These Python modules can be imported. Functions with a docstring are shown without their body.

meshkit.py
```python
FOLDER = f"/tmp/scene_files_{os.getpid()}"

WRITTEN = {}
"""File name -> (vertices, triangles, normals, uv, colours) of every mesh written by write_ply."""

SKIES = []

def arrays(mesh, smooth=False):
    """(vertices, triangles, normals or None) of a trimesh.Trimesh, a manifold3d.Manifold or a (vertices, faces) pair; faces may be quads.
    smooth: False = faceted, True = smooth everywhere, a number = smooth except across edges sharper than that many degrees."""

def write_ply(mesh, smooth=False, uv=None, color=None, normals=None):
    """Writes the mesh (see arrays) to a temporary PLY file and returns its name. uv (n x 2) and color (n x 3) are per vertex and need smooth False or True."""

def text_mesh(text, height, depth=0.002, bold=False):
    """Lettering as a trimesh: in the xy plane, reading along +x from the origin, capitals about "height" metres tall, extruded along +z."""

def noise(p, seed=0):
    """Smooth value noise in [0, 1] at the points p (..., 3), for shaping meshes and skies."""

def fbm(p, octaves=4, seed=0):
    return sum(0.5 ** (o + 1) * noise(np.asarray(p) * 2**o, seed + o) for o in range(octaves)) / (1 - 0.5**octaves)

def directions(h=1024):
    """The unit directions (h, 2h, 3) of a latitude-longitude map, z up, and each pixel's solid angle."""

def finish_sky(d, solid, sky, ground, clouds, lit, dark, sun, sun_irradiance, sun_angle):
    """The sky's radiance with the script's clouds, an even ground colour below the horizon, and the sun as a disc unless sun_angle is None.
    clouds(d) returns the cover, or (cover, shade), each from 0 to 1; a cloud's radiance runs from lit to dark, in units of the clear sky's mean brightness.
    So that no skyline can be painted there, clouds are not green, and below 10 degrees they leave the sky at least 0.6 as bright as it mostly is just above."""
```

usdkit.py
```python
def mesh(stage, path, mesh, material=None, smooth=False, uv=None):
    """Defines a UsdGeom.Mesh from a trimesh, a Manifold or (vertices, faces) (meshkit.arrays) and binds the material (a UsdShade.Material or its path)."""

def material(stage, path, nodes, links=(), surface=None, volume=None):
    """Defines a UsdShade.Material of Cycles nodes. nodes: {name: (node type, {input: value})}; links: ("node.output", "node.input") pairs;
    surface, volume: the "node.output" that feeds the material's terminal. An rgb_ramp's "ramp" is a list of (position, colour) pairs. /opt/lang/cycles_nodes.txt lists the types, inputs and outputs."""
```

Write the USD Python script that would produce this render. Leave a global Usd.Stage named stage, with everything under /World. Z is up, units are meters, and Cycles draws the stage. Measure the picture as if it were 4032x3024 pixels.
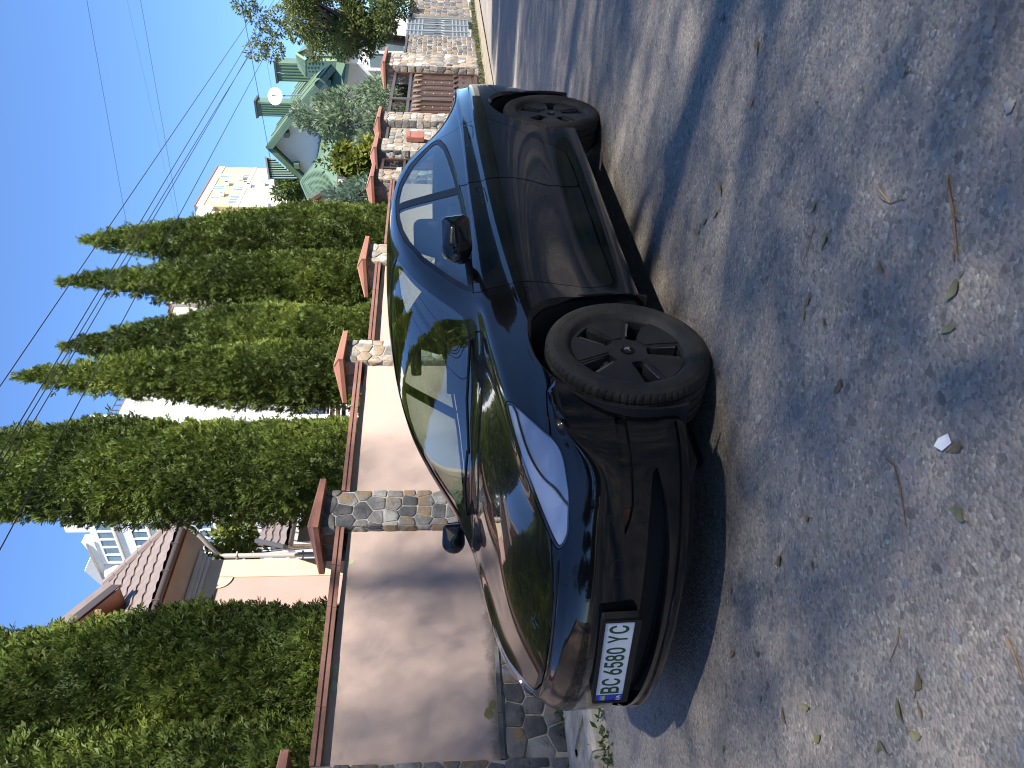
import math, numpy as np, trimesh, manifold3d as m3, shapely
from shapely.geometry import Polygon, box as sbox, MultiPoint
from shapely import affinity
from scipy.spatial import Voronoi
from pxr import Usd, UsdGeom, UsdLux, UsdShade, Sdf, Gf, Vt
import usdkit, meshkit

stage = Usd.Stage.CreateInMemory()
UsdGeom.SetStageUpAxis(stage, UsdGeom.Tokens.z); UsdGeom.SetStageMetersPerUnit(stage, 1.0)
stage.SetDefaultPrim(UsdGeom.Xform.Define(stage, '/World').GetPrim())
UsdGeom.Scope.Define(stage, '/World/Looks')

# ------------------------------------------------------------------ camera (held sideways: turned a quarter)
EYE = np.array([2.6438, -2.5744, 1.0749]); YAW, PITCH = -0.65182, -0.0862
FW = np.array([math.sin(YAW)*math.cos(PITCH), math.cos(YAW)*math.cos(PITCH), math.sin(PITCH)])
RT = np.array([math.cos(YAW), -math.sin(YAW), 0.0]); UP = np.cross(RT, FW)
cam = UsdGeom.Camera.Define(stage, '/World/camera')
cam.CreateFocalLengthAttr(26.0); cam.CreateHorizontalApertureAttr(26.0*4032/3094.8); cam.CreateVerticalApertureAttr(26.0*3024/3094.8)
cam.CreateClippingRangeAttr(Gf.Vec2f(0.05, 2000)); cam.CreateExposureAttr(2.05)
cam.AddTransformOp().Set(Gf.Matrix4d(*(-UP), 0, *RT, 0, *(-FW), 0, *EYE, 1))

# ------------------------------------------------------------------ sky and sun
SUN_EL, SUN_AZ = math.radians(41), math.radians(107)      # azimuth = atan2(x, y) of the direction towards the sun
SUN = np.array([math.sin(SUN_AZ)*math.cos(SUN_EL), math.cos(SUN_AZ)*math.cos(SUN_EL), math.sin(SUN_EL)])
usdkit.material(stage, '/World/Looks/sky', {'t': ('sky_texture', {'sky_type': 'single_scattering', 'sun_disc': False, 'sun_elevation': SUN_EL, 'sun_rotation': SUN_AZ, 'altitude': 4000.0, 'air_density': 1.3, 'aerosol_density': 0.0, 'ozone_density': 8.0}),
    'b': ('background_shader', {'strength': 0.076})}, [('t.color', 'b.color')], surface='b.background')
dome = UsdLux.DomeLight.Define(stage, '/World/sky'); UsdShade.MaterialBindingAPI.Apply(dome.GetPrim()).Bind(UsdShade.Material.Get(stage, '/World/Looks/sky'))
dome.GetPrim().SetCustomDataByKey('kind', 'structure')
sun = UsdLux.DistantLight.Define(stage, '/World/sun')
sun.CreateAngleAttr(0.9); sun.CreateIntensityAttr(0.85); sun.CreateNormalizeAttr(True); sun.CreateColorAttr(Gf.Vec3f(1.0, 0.93, 0.83))
_x = np.cross([0, 0, 1.0], SUN); _x /= np.linalg.norm(_x); _y = np.cross(SUN, _x)
sun.AddTransformOp().Set(Gf.Matrix4d(*_x, 0, *_y, 0, *SUN, 0, 0, 0, 30, 1))

# ------------------------------------------------------------------ helpers
_used = {}
def fresh(parent, name):
    k = (parent, name); n = _used.get(k, -1) + 1; _used[k] = n
    return f'{parent}/{name}' + (f'_{n:03d}' if n else '')
def tag(p, label=None, cat=None, group=None, kind=None):
    for k, v in (('label', label), ('category', cat), ('group', group), ('kind', kind)):
        if v: p.SetCustomDataByKey(k, v)
LOC = {}
def thing(name, label, cat, loc=(0, 0, 0), group=None, kind=None):
    x = UsdGeom.Xform.Define(stage, fresh('/World', name)); x.AddTranslateOp().Set(Gf.Vec3d(*map(float, loc)))
    tag(x.GetPrim(), label, cat, group, kind); path = str(x.GetPath()); LOC[path] = np.array(loc, float); return path
def bind(prim, m): UsdShade.MaterialBindingAPI.Apply(prim).Bind(UsdShade.Material.Get(stage, '/World/Looks/'+m))
def raw(path, V, F, m, N=None):
    g = UsdGeom.Mesh.Define(stage, path); V = np.asarray(V, np.float32)
    g.CreatePointsAttr(Vt.Vec3fArray.FromNumpy(V)); F = np.asarray(F, np.int32)
    g.CreateFaceVertexCountsAttr(Vt.IntArray.FromNumpy(np.full(len(F), F.shape[1], np.int32))); g.CreateFaceVertexIndicesAttr(Vt.IntArray.FromNumpy(F.ravel()))
    g.CreateSubdivisionSchemeAttr('none')
    if N is not None: g.CreateNormalsAttr(Vt.Vec3fArray.FromNumpy(np.asarray(N, np.float32))); g.SetNormalsInterpolation('vertex')
    bind(g.GetPrim(), m); return g.GetPrim()
def part(parent, name, mesh, m, smooth=False, label=None, kind=None):
    """one mesh, given in world coordinates, as a child of a thing or part"""
    V, F, N = meshkit.arrays(mesh, smooth)
    base = LOC['/'.join(parent.split('/')[:3])] if parent != '/World' else 0
    pr = raw(fresh(parent, name), V - base, F, m, N); tag(pr, label, kind=kind); return str(pr.GetPath())
def group_part(parent, name, label=None):
    """a part that only holds sub-parts"""
    x = UsdGeom.Xform.Define(stage, fresh(parent, name)); tag(x.GetPrim(), label); return str(x.GetPath())
def solo(name, mesh, m, label=None, cat=None, smooth=False, group=None, kind=None):
    V, F, N = meshkit.arrays(mesh, smooth); c = (V.min(0)+V.max(0))/2; c[2] = V[:, 2].min()
    if kind == 'structure': c = np.zeros(3)
    x = raw(fresh('/World', name), V - c, F, m, N); UsdGeom.Xformable(x).AddTranslateOp().Set(Gf.Vec3d(*map(float, c))); tag(x, label, cat, group, kind); return str(x.GetPath())
cat_ = trimesh.util.concatenate
def bx(x0, x1, y0, y1, z0, z1): return trimesh.creation.box(bounds=[[min(x0, x1), min(y0, y1), z0], [max(x0, x1), max(y0, y1), z1]])
def quad(a, b, c, d): return trimesh.Trimesh(np.array([a, b, c, d], float), [[0, 1, 2], [0, 2, 3]], process=False)
def slab(pts, thick):
    """a planar polygon (3-D points, convex) thickened along its normal, backwards"""
    p = np.array(pts, float); n = np.cross(p[1]-p[0], p[2]-p[0]); n /= np.linalg.norm(n); k = len(p)
    V = np.vstack([p, p - n*thick]); F = [[0, i, i+1] for i in range(1, k-1)] + [[k, k+i+1, k+i] for i in range(1, k-1)]
    for i in range(k): j = (i+1) % k; F += [[i, k+i, k+j], [i, k+j, j]]
    return trimesh.Trimesh(V, F, process=False)
def tube(pts, r, sides=8):
    p = np.asarray(pts, float); t = np.gradient(p, axis=0); t /= np.linalg.norm(t, axis=1, keepdims=True)
    a = np.cross(t, np.where(np.abs(t[:, 2:]) < .9, [0, 0, 1.], [1., 0, 0])); a /= np.linalg.norm(a, axis=1, keepdims=True); b = np.cross(t, a)
    an = np.arange(sides)*2*np.pi/sides; R = np.broadcast_to(r, (len(p),))[:, None, None]
    V = (p[:, None] + R*(np.cos(an)[None, :, None]*a[:, None] + np.sin(an)[None, :, None]*b[:, None])).reshape(-1, 3)
    i, j = np.meshgrid(np.arange(len(p)-1), np.arange(sides), indexing='ij')
    q = np.stack([i*sides+j, i*sides+(j+1) % sides, (i+1)*sides+(j+1) % sides, (i+1)*sides+j], -1).reshape(-1, 4)
    F = np.vstack([q[:, [0, 2, 1]], q[:, [0, 3, 2]]]); n = len(V); V = np.vstack([V, p[:1], p[-1:]])
    k = np.arange(sides); F = np.vstack([F, np.stack([np.full(sides, n), k, (k+1) % sides], 1), np.stack([np.full(sides, n+1), n-sides+(k+1) % sides, n-sides+k], 1)])
    return trimesh.Trimesh(V, F, process=False)
def revolve(prof, axis, center, seg=64):
    """profile of (radius, height) turned about an axis"""
    pr = np.array(prof, float); an = np.arange(seg)*2*np.pi/seg; axis = np.array(axis, float)
    u = np.cross(axis, [0, 0, 1.] if abs(axis[2]) < .9 else [1., 0, 0]); u /= np.linalg.norm(u); w = np.cross(axis, u); k = len(pr)
    V = (np.array(center) + pr[None, :, 0, None]*(np.cos(an)[:, None, None]*u + np.sin(an)[:, None, None]*w) + pr[None, :, 1, None]*axis).reshape(-1, 3)
    i, j = np.meshgrid(np.arange(seg), np.arange(k-1), indexing='ij'); i2 = (i+1) % seg
    q = np.stack([i*k+j, i2*k+j, i2*k+j+1, i*k+j+1], -1).reshape(-1, 4)
    return trimesh.Trimesh(V, np.vstack([q[:, [0, 1, 2]], q[:, [0, 2, 3]]]), process=False)
def extr(poly, h):
    ms = [trimesh.creation.extrude_polygon(g, h, engine='earcut') for g in getattr(poly, 'geoms', [poly]) if g.area > 1e-9]
    return cat_(ms)
def place(mesh, o, u, v, w=None):
    """mesh in (u, v, w) coordinates to the world"""
    u, v = np.array(u, float), np.array(v, float); w = np.cross(u, v) if w is None else np.array(w, float)
    m = mesh.copy(); m.vertices = np.array(o) + m.vertices @ np.stack([u, v, w]); 
    if np.linalg.det(np.stack([u, v, w])) < 0: m.faces = m.faces[:, ::-1]
    return m
def m3d(t): return m3.Manifold(m3.Mesh(np.ascontiguousarray(t.vertices, np.float32), np.ascontiguousarray(t.faces, np.uint32)))
def hull(balls, seg=16): return m3.Manifold.batch_hull([m3.Manifold.sphere(r, seg).translate(tuple(map(float, c))) for c, r in balls])
def rbox(c, s, r, seg=16):
    c, s = np.array(c, float), np.array(s, float)/2 - r
    return hull([(c + s*np.array([a, b, d]), r) for a in (-1, 1) for b in (-1, 1) for d in (-1, 1)], seg)

# ------------------------------------------------------------------ materials
def M(name, ramp, scale=4.0, rough=0.6, bump=0.0, bscale=None, spec=0.5, detail=5, metal=0.0, rand=0.0, bdist=0.01, vec=None, **more):
    """ramp: one colour or (position, colour) pairs over a noise; rand: how far the object's own random number shifts the ramp"""
    nodes = {'g': ('geometry', {}), 'n': ('noise_texture', {'scale': scale, 'detail': detail, 'roughness': 0.6}), 'p': ('principled_bsdf', {'roughness': rough, 'specular_ior_level': spec, 'metallic': metal, **more})}
    links = [('g.position', 'n.vector')]
    if not isinstance(ramp[0], (tuple, list)): nodes['p'][1]['base_color'] = ramp
    else:
        nodes['r'] = ('rgb_ramp', {'ramp': ramp}); links += [('r.color', 'p.base_color')]
        if rand:
            nodes['o'] = ('object_info', {}); nodes['m'] = ('math', {'math_type': 'multiply_add', 'value2': rand, 'value3': -rand/2}); nodes['a'] = ('math', {'math_type': 'add'})
            links += [('o.random', 'm.value1'), ('m.value', 'a.value1'), ('n.fac', 'a.value2'), ('a.value', 'r.fac')]
        else: links += [('n.fac', 'r.fac')]
    if bump:
        nodes['bn'] = ('noise_texture', {'scale': bscale or scale*4, 'detail': 4, 'roughness': 0.6}); nodes['b'] = ('bump', {'strength': bump, 'distance': bdist})
        links += [('g.position', 'bn.vector'), ('bn.fac', 'b.height'), ('b.normal', 'p.normal')]
    usdkit.material(stage, '/World/Looks/'+name, nodes, links, surface='p.BSDF')
def leafmat(name, ramp, patch=0.9, trans=0.35, rough=0.55, spread=0.55):
    """leaves: colour by island and by broad patches; some light goes through"""
    usdkit.material(stage, '/World/Looks/'+name, {'g': ('geometry', {}), 'n': ('noise_texture', {'scale': patch, 'detail': 3}), 'k': ('math', {'math_type': 'multiply_add', 'value2': spread, 'value3': -spread/2}),
        'a': ('math', {'math_type': 'add'}), 'r': ('rgb_ramp', {'ramp': ramp}), 'p': ('principled_bsdf', {'roughness': rough, 'specular_ior_level': 0.3}), 't': ('translucent_bsdf', {}), 'm': ('mix_closure', {'fac': trans})},
        [('g.position', 'n.vector'), ('g.random_per_island', 'k.value1'), ('k.value', 'a.value1'), ('n.fac', 'a.value2'), ('a.value', 'r.fac'), ('r.color', 'p.base_color'), ('r.color', 't.color'), ('p.BSDF', 'm.closure1'), ('t.BSDF', 'm.closure2')], surface='m.closure')
def panemat(name, tint=(.9, .95, .93), f0=.08, rough=0.0):
    """clear sheet: mirrors more at a slant (Schlick), alike from both sides"""
    usdkit.material(stage, '/World/Looks/'+name, {'l': ('layer_weight', {'blend': .5}), 'e': ('math', {'math_type': 'power', 'value2': 5.0}), 'f': ('math', {'math_type': 'multiply_add', 'value2': 1-f0, 'value3': f0}), 't': ('transparent_bsdf', {'color': tint}), 'g': ('glossy_bsdf', {'color': (1, 1, 1), 'roughness': rough}), 'm': ('mix_closure', {})},
        [('l.facing', 'e.value1'), ('e.value', 'f.value1'), ('f.value', 'm.fac'), ('t.BSDF', 'm.closure1'), ('g.BSDF', 'm.closure2')], surface='m.closure')
# asphalt: coloured chips in a dark binder
usdkit.material(stage, '/World/Looks/asphalt', {'g': ('geometry', {}), 'v': ('voronoi_texture', {'scale': 95.0, 'randomness': 1.0}), 'v2': ('voronoi_texture', {'scale': 42.0, 'randomness': 1.0}),
    'wn': ('separate_color', {}), 'wn2': ('separate_color', {}), 'r': ('rgb_ramp', {'ramp': [(0, (.165, .152, .138)), (.35, (.235, .216, .194)), (.6, (.275, .253, .226)), (.8, (.31, .284, .25)), (.9, (.29, .245, .212)), (.96, (.35, .325, .285)), (1, (.42, .395, .35))]}),
    'r2': ('rgb_ramp', {'ramp': [(0, (.14, .13, .12)), (.5, (.245, .226, .205)), (.8, (.29, .25, .22)), (.93, (.2, .21, .235)), (1, (.33, .245, .2))]}),
    'big': ('math', {'math_type': 'greater_than', 'value2': .86}), 'mx': ('mix', {'mix_type': 'mix'}),
    'n': ('noise_texture', {'scale': 1.3, 'detail': 6, 'roughness': .65}), 'nr': ('rgb_ramp', {'ramp': [(.25, (.72, .72, .74)), (.5, (1, .99, .98)), (.75, (1.3, 1.27, 1.2))]}), 'mul': ('mix', {'mix_type': 'multiply', 'fac': 1.0}),
    'fn': ('noise_texture', {'scale': 330.0, 'detail': 2}), 'h': ('math', {'math_type': 'multiply_add', 'value2': -1.0, 'value3': 1.0}), 'h2': ('math', {'math_type': 'multiply_add', 'value2': .35}),
    'b': ('bump', {'strength': .65, 'distance': .005}), 'p': ('principled_bsdf', {'roughness': .78, 'specular_ior_level': .35})},
    [('g.position', 'v.vector'), ('g.position', 'v2.vector'), ('v.color', 'wn.color'), ('v2.color', 'wn2.color'), ('wn.r', 'r.fac'), ('wn2.g', 'r2.fac'), ('wn2.r', 'big.value1'), ('big.value', 'mx.fac'), ('r.color', 'mx.color1'), ('r2.color', 'mx.color2'),
     ('g.position', 'n.vector'), ('n.fac', 'nr.fac'), ('mx.color', 'mul.color1'), ('nr.color', 'mul.color2'), ('mul.color', 'p.base_color'), ('v.distance', 'h.value1'), ('g.position', 'fn.vector'), ('fn.fac', 'h2.value1'), ('h.value', 'h2.value3'), ('h2.value', 'b.height'), ('b.normal', 'p.normal')], surface='p.BSDF')
M('dirt', [(.3, (.17, .145, .105)), (.55, (.26, .225, .17)), (.75, (.19, .19, .12))], 3, .9, .6, 60)
M('concrete', [(.3, (.19, .19, .18)), (.5, (.27, .265, .25)), (.7, (.36, .35, .33))], 6, .85, .5, 60, rand=.25)
M('kerb', [(.25, (.16, .15, .13)), (.5, (.3, .28, .24)), (.75, (.42, .4, .35))], 9, .9, .7, 70, rand=.2)
M('mortar', [(.3, (.27, .26, .23)), (.7, (.36, .345, .31))], 9, .9, .6, 60)
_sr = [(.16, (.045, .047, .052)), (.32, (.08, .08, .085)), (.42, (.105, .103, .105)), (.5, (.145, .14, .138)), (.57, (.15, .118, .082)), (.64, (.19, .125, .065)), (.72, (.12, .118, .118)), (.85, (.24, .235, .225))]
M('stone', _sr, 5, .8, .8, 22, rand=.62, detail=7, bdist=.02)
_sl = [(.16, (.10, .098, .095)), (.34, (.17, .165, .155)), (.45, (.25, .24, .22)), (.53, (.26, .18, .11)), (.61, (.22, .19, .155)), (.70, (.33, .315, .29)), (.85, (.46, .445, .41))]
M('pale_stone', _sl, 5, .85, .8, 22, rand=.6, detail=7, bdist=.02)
# pink render, grimy along its foot
usdkit.material(stage, '/World/Looks/pink_render', {'g': ('geometry', {}), 's': ('separate_xyz', {}), 'n': ('noise_texture', {'scale': 7.0, 'detail': 7, 'roughness': .7}), 'n2': ('noise_texture', {'scale': 1.2, 'detail': 4}),
    'z': ('map_range', {'from_min': .60, 'from_max': .80, 'to_min': .62, 'to_max': -.2, 'clamp': False}), 'a': ('math', {'math_type': 'add'}), 'mr': ('map_range', {'from_min': .62, 'from_max': .95, 'to_min': 0., 'to_max': .8, 'clamp': True}),
    'r': ('rgb_ramp', {'ramp': [(.3, (.37, .285, .25)), (.7, (.40, .312, .275))]}), 'mx': ('mix', {'mix_type': 'mix', 'color2': (.1, .095, .08)}), 'bn': ('noise_texture', {'scale': 130.0, 'detail': 3}), 'b': ('bump', {'strength': .35, 'distance': .004}), 'p': ('principled_bsdf', {'roughness': .9, 'specular_ior_level': .2})},
    [('g.position', 's.vector'), ('g.position', 'n.vector'), ('g.position', 'n2.vector'), ('s.z', 'z.value'), ('z.result', 'a.value1'), ('n.fac', 'a.value2'), ('a.value', 'mr.value'), ('n2.fac', 'r.fac'), ('mr.result', 'mx.fac'), ('r.color', 'mx.color1'), ('mx.color', 'p.base_color'), ('g.position', 'bn.vector'), ('bn.fac', 'b.height'), ('b.normal', 'p.normal')], surface='p.BSDF')
M('green_undercoat', [(.3, (.3, .36, .22)), (.7, (.4, .45, .3))], 9, .9)
M('moss_patch', [(.3, (.09, .09, .03)), (.7, (.17, .15, .07))], 14, .9, .5)
M('coping_tile', [(.3, (.155, .075, .055)), (.7, (.215, .11, .085))], 7, .55, .2, 80, rand=.2)
M('cap_tile', [(.3, (.23, .10, .07)), (.7, (.30, .14, .10))], 6, .6, .2, 80, rand=.25)
M('brown_metal', [(.3, (.043, .026, .022)), (.7, (.066, .042, .036))], 5, .4, .1, 50, spec=.4)
M('brown_light', [(.3, (.13, .085, .06)), (.7, (.19, .13, .09))], 12, .5)
M('grey_metal', [(.3, (.14, .165, .19)), (.7, (.18, .205, .235))], 5, .45)
M('rivet_metal', (.5, .46, .42), rough=.3, metal=.8)
M('red_plastic', [(.3, (.24, .08, .055)), (.7, (.29, .10, .07))], 8, .45)
M('roof_brown', [(.3, (.155, .125, .115)), (.7, (.2, .165, .15))], 3, .42, .15, 90, spec=.4)
M('gutter_dark', (.055, .042, .038), rough=.35)
M('downpipe_grey', (.30, .27, .25), rough=.4)
M('wood_red', [(.3, (.17, .06, .035)), (.7, (.27, .11, .06))], 6, .5)
M('wood_orange', [(.3, (.34, .13, .05)), (.7, (.45, .2, .09))], 6, .6)
M('cream', [(.3, (.42, .34, .235)), (.7, (.46, .375, .27))], 2, .85)
M('house_pink', [(.3, (.34, .21, .18)), (.7, (.37, .235, .205))], 2, .85)
M('beige_wall', [(.3, (.48, .40, .32)), (.7, (.55, .47, .38))], 2, .85)
M('soffit', [(.3, (.34, .28, .24)), (.7, (.4, .34, .3))], 3, .8)
M('white_wall', [(.3, (.55, .55, .54)), (.7, (.6, .6, .59))], 1, .85)
M('ivory_wall', [(.3, (.37, .335, .28)), (.7, (.41, .37, .31))], .4, .85)
M('yellow_wall', [(.3, (.42, .33, .18)), (.7, (.45, .36, .21))], .4, .85)
M('grey_trim', (.5, .48, .45), rough=.8)
M('window_glass', [(.3, (.09, .13, .15)), (.7, (.2, .27, .29))], .6, .08, spec=.8)
M('window_frame', (.78, .78, .78), rough=.5)
M('ac_white', (.7, .7, .68), rough=.5)
M('green_roof', [(.3, (.085, .14, .09)), (.7, (.11, .17, .11))], 1.5, .45, spec=.4)
M('green_light', [(.3, (.085, .14, .095)), (.7, (.105, .165, .115))], 1.5, .4)
M('shingle', [(.3, (.13, .2, .12)), (.7, (.18, .26, .16))], 3, .7, rand=.3)
M('dark_gap', (.02, .022, .02), rough=.9)
M('slate_dark', (.05, .05, .055), rough=.6)
M('brick_red', [(.35, (.28, .13, .09)), (.5, (.42, .25, .18)), (.62, (.6, .5, .42))], 30, .85, .5, 60)
M('solar_blue', [(.4, (.02, .03, .06)), (.6, (.05, .07, .11))], 40, .2)
M('wire_black', (.018, .018, .02), rough=.5)
M('lamp_grey', (.4, .42, .45), rough=.3, metal=.6)
M('dish_white', (.75, .75, .75), rough=.4)
M('bark', [(.3, (.06, .045, .032)), (.7, (.13, .1, .075))], 12, .9, 1, 40)
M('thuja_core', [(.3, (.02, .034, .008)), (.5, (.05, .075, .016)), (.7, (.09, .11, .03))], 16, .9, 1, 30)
leafmat('thuja_leaf', [(.14, (.045, .07, .014)), (.32, (.105, .15, .028)), (.5, (.185, .235, .045)), (.64, (.255, .285, .07)), (.78, (.33, .3, .1)), (.9, (.36, .22, .085))], 1.1, .3, spread=.5)
leafmat('juniper_leaf', [(.2, (.16, .23, .14)), (.5, (.29, .37, .245)), (.8, (.42, .48, .35))], 1.5, .25)
leafmat('spruce_leaf', [(.2, (.13, .2, .15)), (.5, (.24, .34, .26)), (.8, (.35, .44, .36))], 1.5, .25)
leafmat('green_leaf', [(.2, (.06, .09, .02)), (.5, (.14, .19, .045)), (.75, (.22, .26, .07)), (.95, (.3, .28, .1))], .8, .35)
leafmat('autumn_leaf', [(.2, (.09, .12, .035)), (.42, (.2, .23, .075)), (.56, (.27, .27, .10)), (.7, (.36, .19, .10)), (.95, (.4, .15, .095))], .7, .35)
leafmat('yellow_leaf', [(.2, (.13, .16, .03)), (.5, (.28, .3, .06)), (.8, (.45, .4, .09))], 1.2, .4)
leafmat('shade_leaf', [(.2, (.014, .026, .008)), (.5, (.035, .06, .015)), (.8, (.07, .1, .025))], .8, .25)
leafmat('weed_leaf', [(.2, (.05, .09, .02)), (.5, (.12, .2, .05)), (.8, (.22, .3, .1))], 3, .35)
leafmat('verge_leaf', [(.2, (.08, .09, .04)), (.5, (.14, .16, .07)), (.8, (.2, .19, .1))], 3, .3)
M('dry_leaf', [(.35, (.13, .10, .055)), (.5, (.2, .155, .08)), (.65, (.26, .2, .11))], 40, .7, rand=.4)
M('green_fallen', [(.3, (.13, .135, .065)), (.7, (.22, .21, .11))], 40, .6, rand=.3)
M('orange_fallen', [(.3, (.4, .16, .05)), (.7, (.5, .24, .09))], 40, .6)
M('twig', [(.3, (.15, .09, .06)), (.7, (.3, .2, .13))], 60, .8, rand=.2)
M('straw', [(.3, (.3, .23, .13)), (.7, (.42, .34, .2))], 60, .8)
M('paper_white', (.78, .78, .8), rough=.6)
# car
def clearcoat(name, col, rough=.02):
    usdkit.material(stage, '/World/Looks/'+name, {'p': ('principled_bsdf', {'base_color': col, 'roughness': .3, 'specular_ior_level': .05, 'coat_weight': 1.0, 'coat_roughness': rough, 'coat_ior': 1.5})}, [], surface='p.BSDF')
clearcoat('black_paint', (.0035, .0037, .0045), .01)
usdkit.material(stage, '/World/Looks/lower_paint', {'g': ('geometry', {}), 's': ('separate_xyz', {}), 'n': ('noise_texture', {'scale': 9.0, 'detail': 6}), 'z': ('map_range', {'from_min': .75, 'from_max': .2, 'to_min': -.25, 'to_max': .35, 'clamp': False}), 'a': ('math', {'math_type': 'add'}), 'mr': ('map_range', {'from_min': .3, 'from_max': 1.0, 'to_min': 0, 'to_max': 1, 'clamp': True}),
    'c': ('mix', {'mix_type': 'mix', 'color1': (.004, .004, .005), 'color2': (.007, .0068, .0065)}), 'cr': ('map_range', {'from_min': 0, 'from_max': 1, 'to_min': .008, 'to_max': .08}), 'p': ('principled_bsdf', {'roughness': .35, 'specular_ior_level': .05, 'coat_weight': 1.0, 'coat_ior': 1.5})},
    [('g.position', 's.vector'), ('g.position', 'n.vector'), ('s.z', 'z.value'), ('z.result', 'a.value1'), ('n.fac', 'a.value2'), ('a.value', 'mr.value'), ('mr.result', 'c.fac'), ('c.color', 'p.base_color'), ('mr.result', 'cr.value'), ('cr.result', 'p.coat_roughness')], surface='p.BSDF')
M('black_trim', (.008, .008, .009), rough=.4, spec=.25)
M('matt_black', (.012, .012, .013), rough=.8)
M('gloss_black', (.006, .006, .007), rough=.05)
M('rubber', [(.3, (.02, .02, .02)), (.7, (.036, .035, .034))], 20, .75, .2, 90)
M('cover_grey', [(.3, (.02, .021, .024)), (.7, (.028, .029, .032))], 14, .36)
M('cover_shine', (.3, .31, .33), rough=.2, metal=.9)
M('alloy', (.35, .36, .38), rough=.25, metal=.9)
M('chrome', (.75, .75, .77), rough=.08, metal=1.0)
M('lamp_inner', (.55, .57, .62), rough=.35, metal=.2)
M('lamp_silver', (.42, .43, .45), rough=.25, metal=.5)
M('lamp_dark', (.05, .055, .07), rough=.15)
M('drl_white', (.75, .77, .82), rough=.3)
M('amber', (.07, .017, .006), rough=.2)
M('tail_red', (.2, .006, .008), rough=.1)
M('seat_black', [(.3, (.015, .015, .016)), (.7, (.022, .022, .024))], 30, .6)
M('plate_white', (.74, .76, .78), rough=.45)
M('plate_blue', (.01, .04, .42), rough=.4)
M('plate_green', (.012, .06, .02), rough=.5)
M('flag_blue', (.06, .36, .6), rough=.5)
M('flag_yellow', (.75, .45, .06), rough=.5)
panemat('car_glass', (.66, .76, .70), .12)
panemat('shield_glass', (.55, .66, .62), .22)
panemat('lamp_glass', (.9, .92, .97), .05)
# ------------------------------------------------------------------ ground, road, pavement, kerb
def sheet(pts, z): 
    p = Polygon(pts); v, f = trimesh.creation.triangulate_polygon(p, engine='earcut')
    v = np.c_[v, np.full(len(v), z)]; t = trimesh.Trimesh(v, f, process=False)
    if t.face_normals[0][2] < 0: t.faces = t.faces[:, ::-1]
    return t
solo('ground', sheet([(-400, -400), (400, -400), (400, 400), (-400, 400)], -.03), 'dirt', 'bare earth reaching from the gardens to the horizon', 'ground', kind='structure')
solo('road', sheet([(-2.75, -60), (-2.36, -.4), (-2.24, .6), (-2.24, 7.5), (-2.5, 12), (-2.55, 90), (4.6, 90), (4.6, -60)], 0), 'asphalt', 'worn grey asphalt street with coarse stone chips under the black car', 'road', kind='structure')
rng = np.random.default_rng(5)
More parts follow.
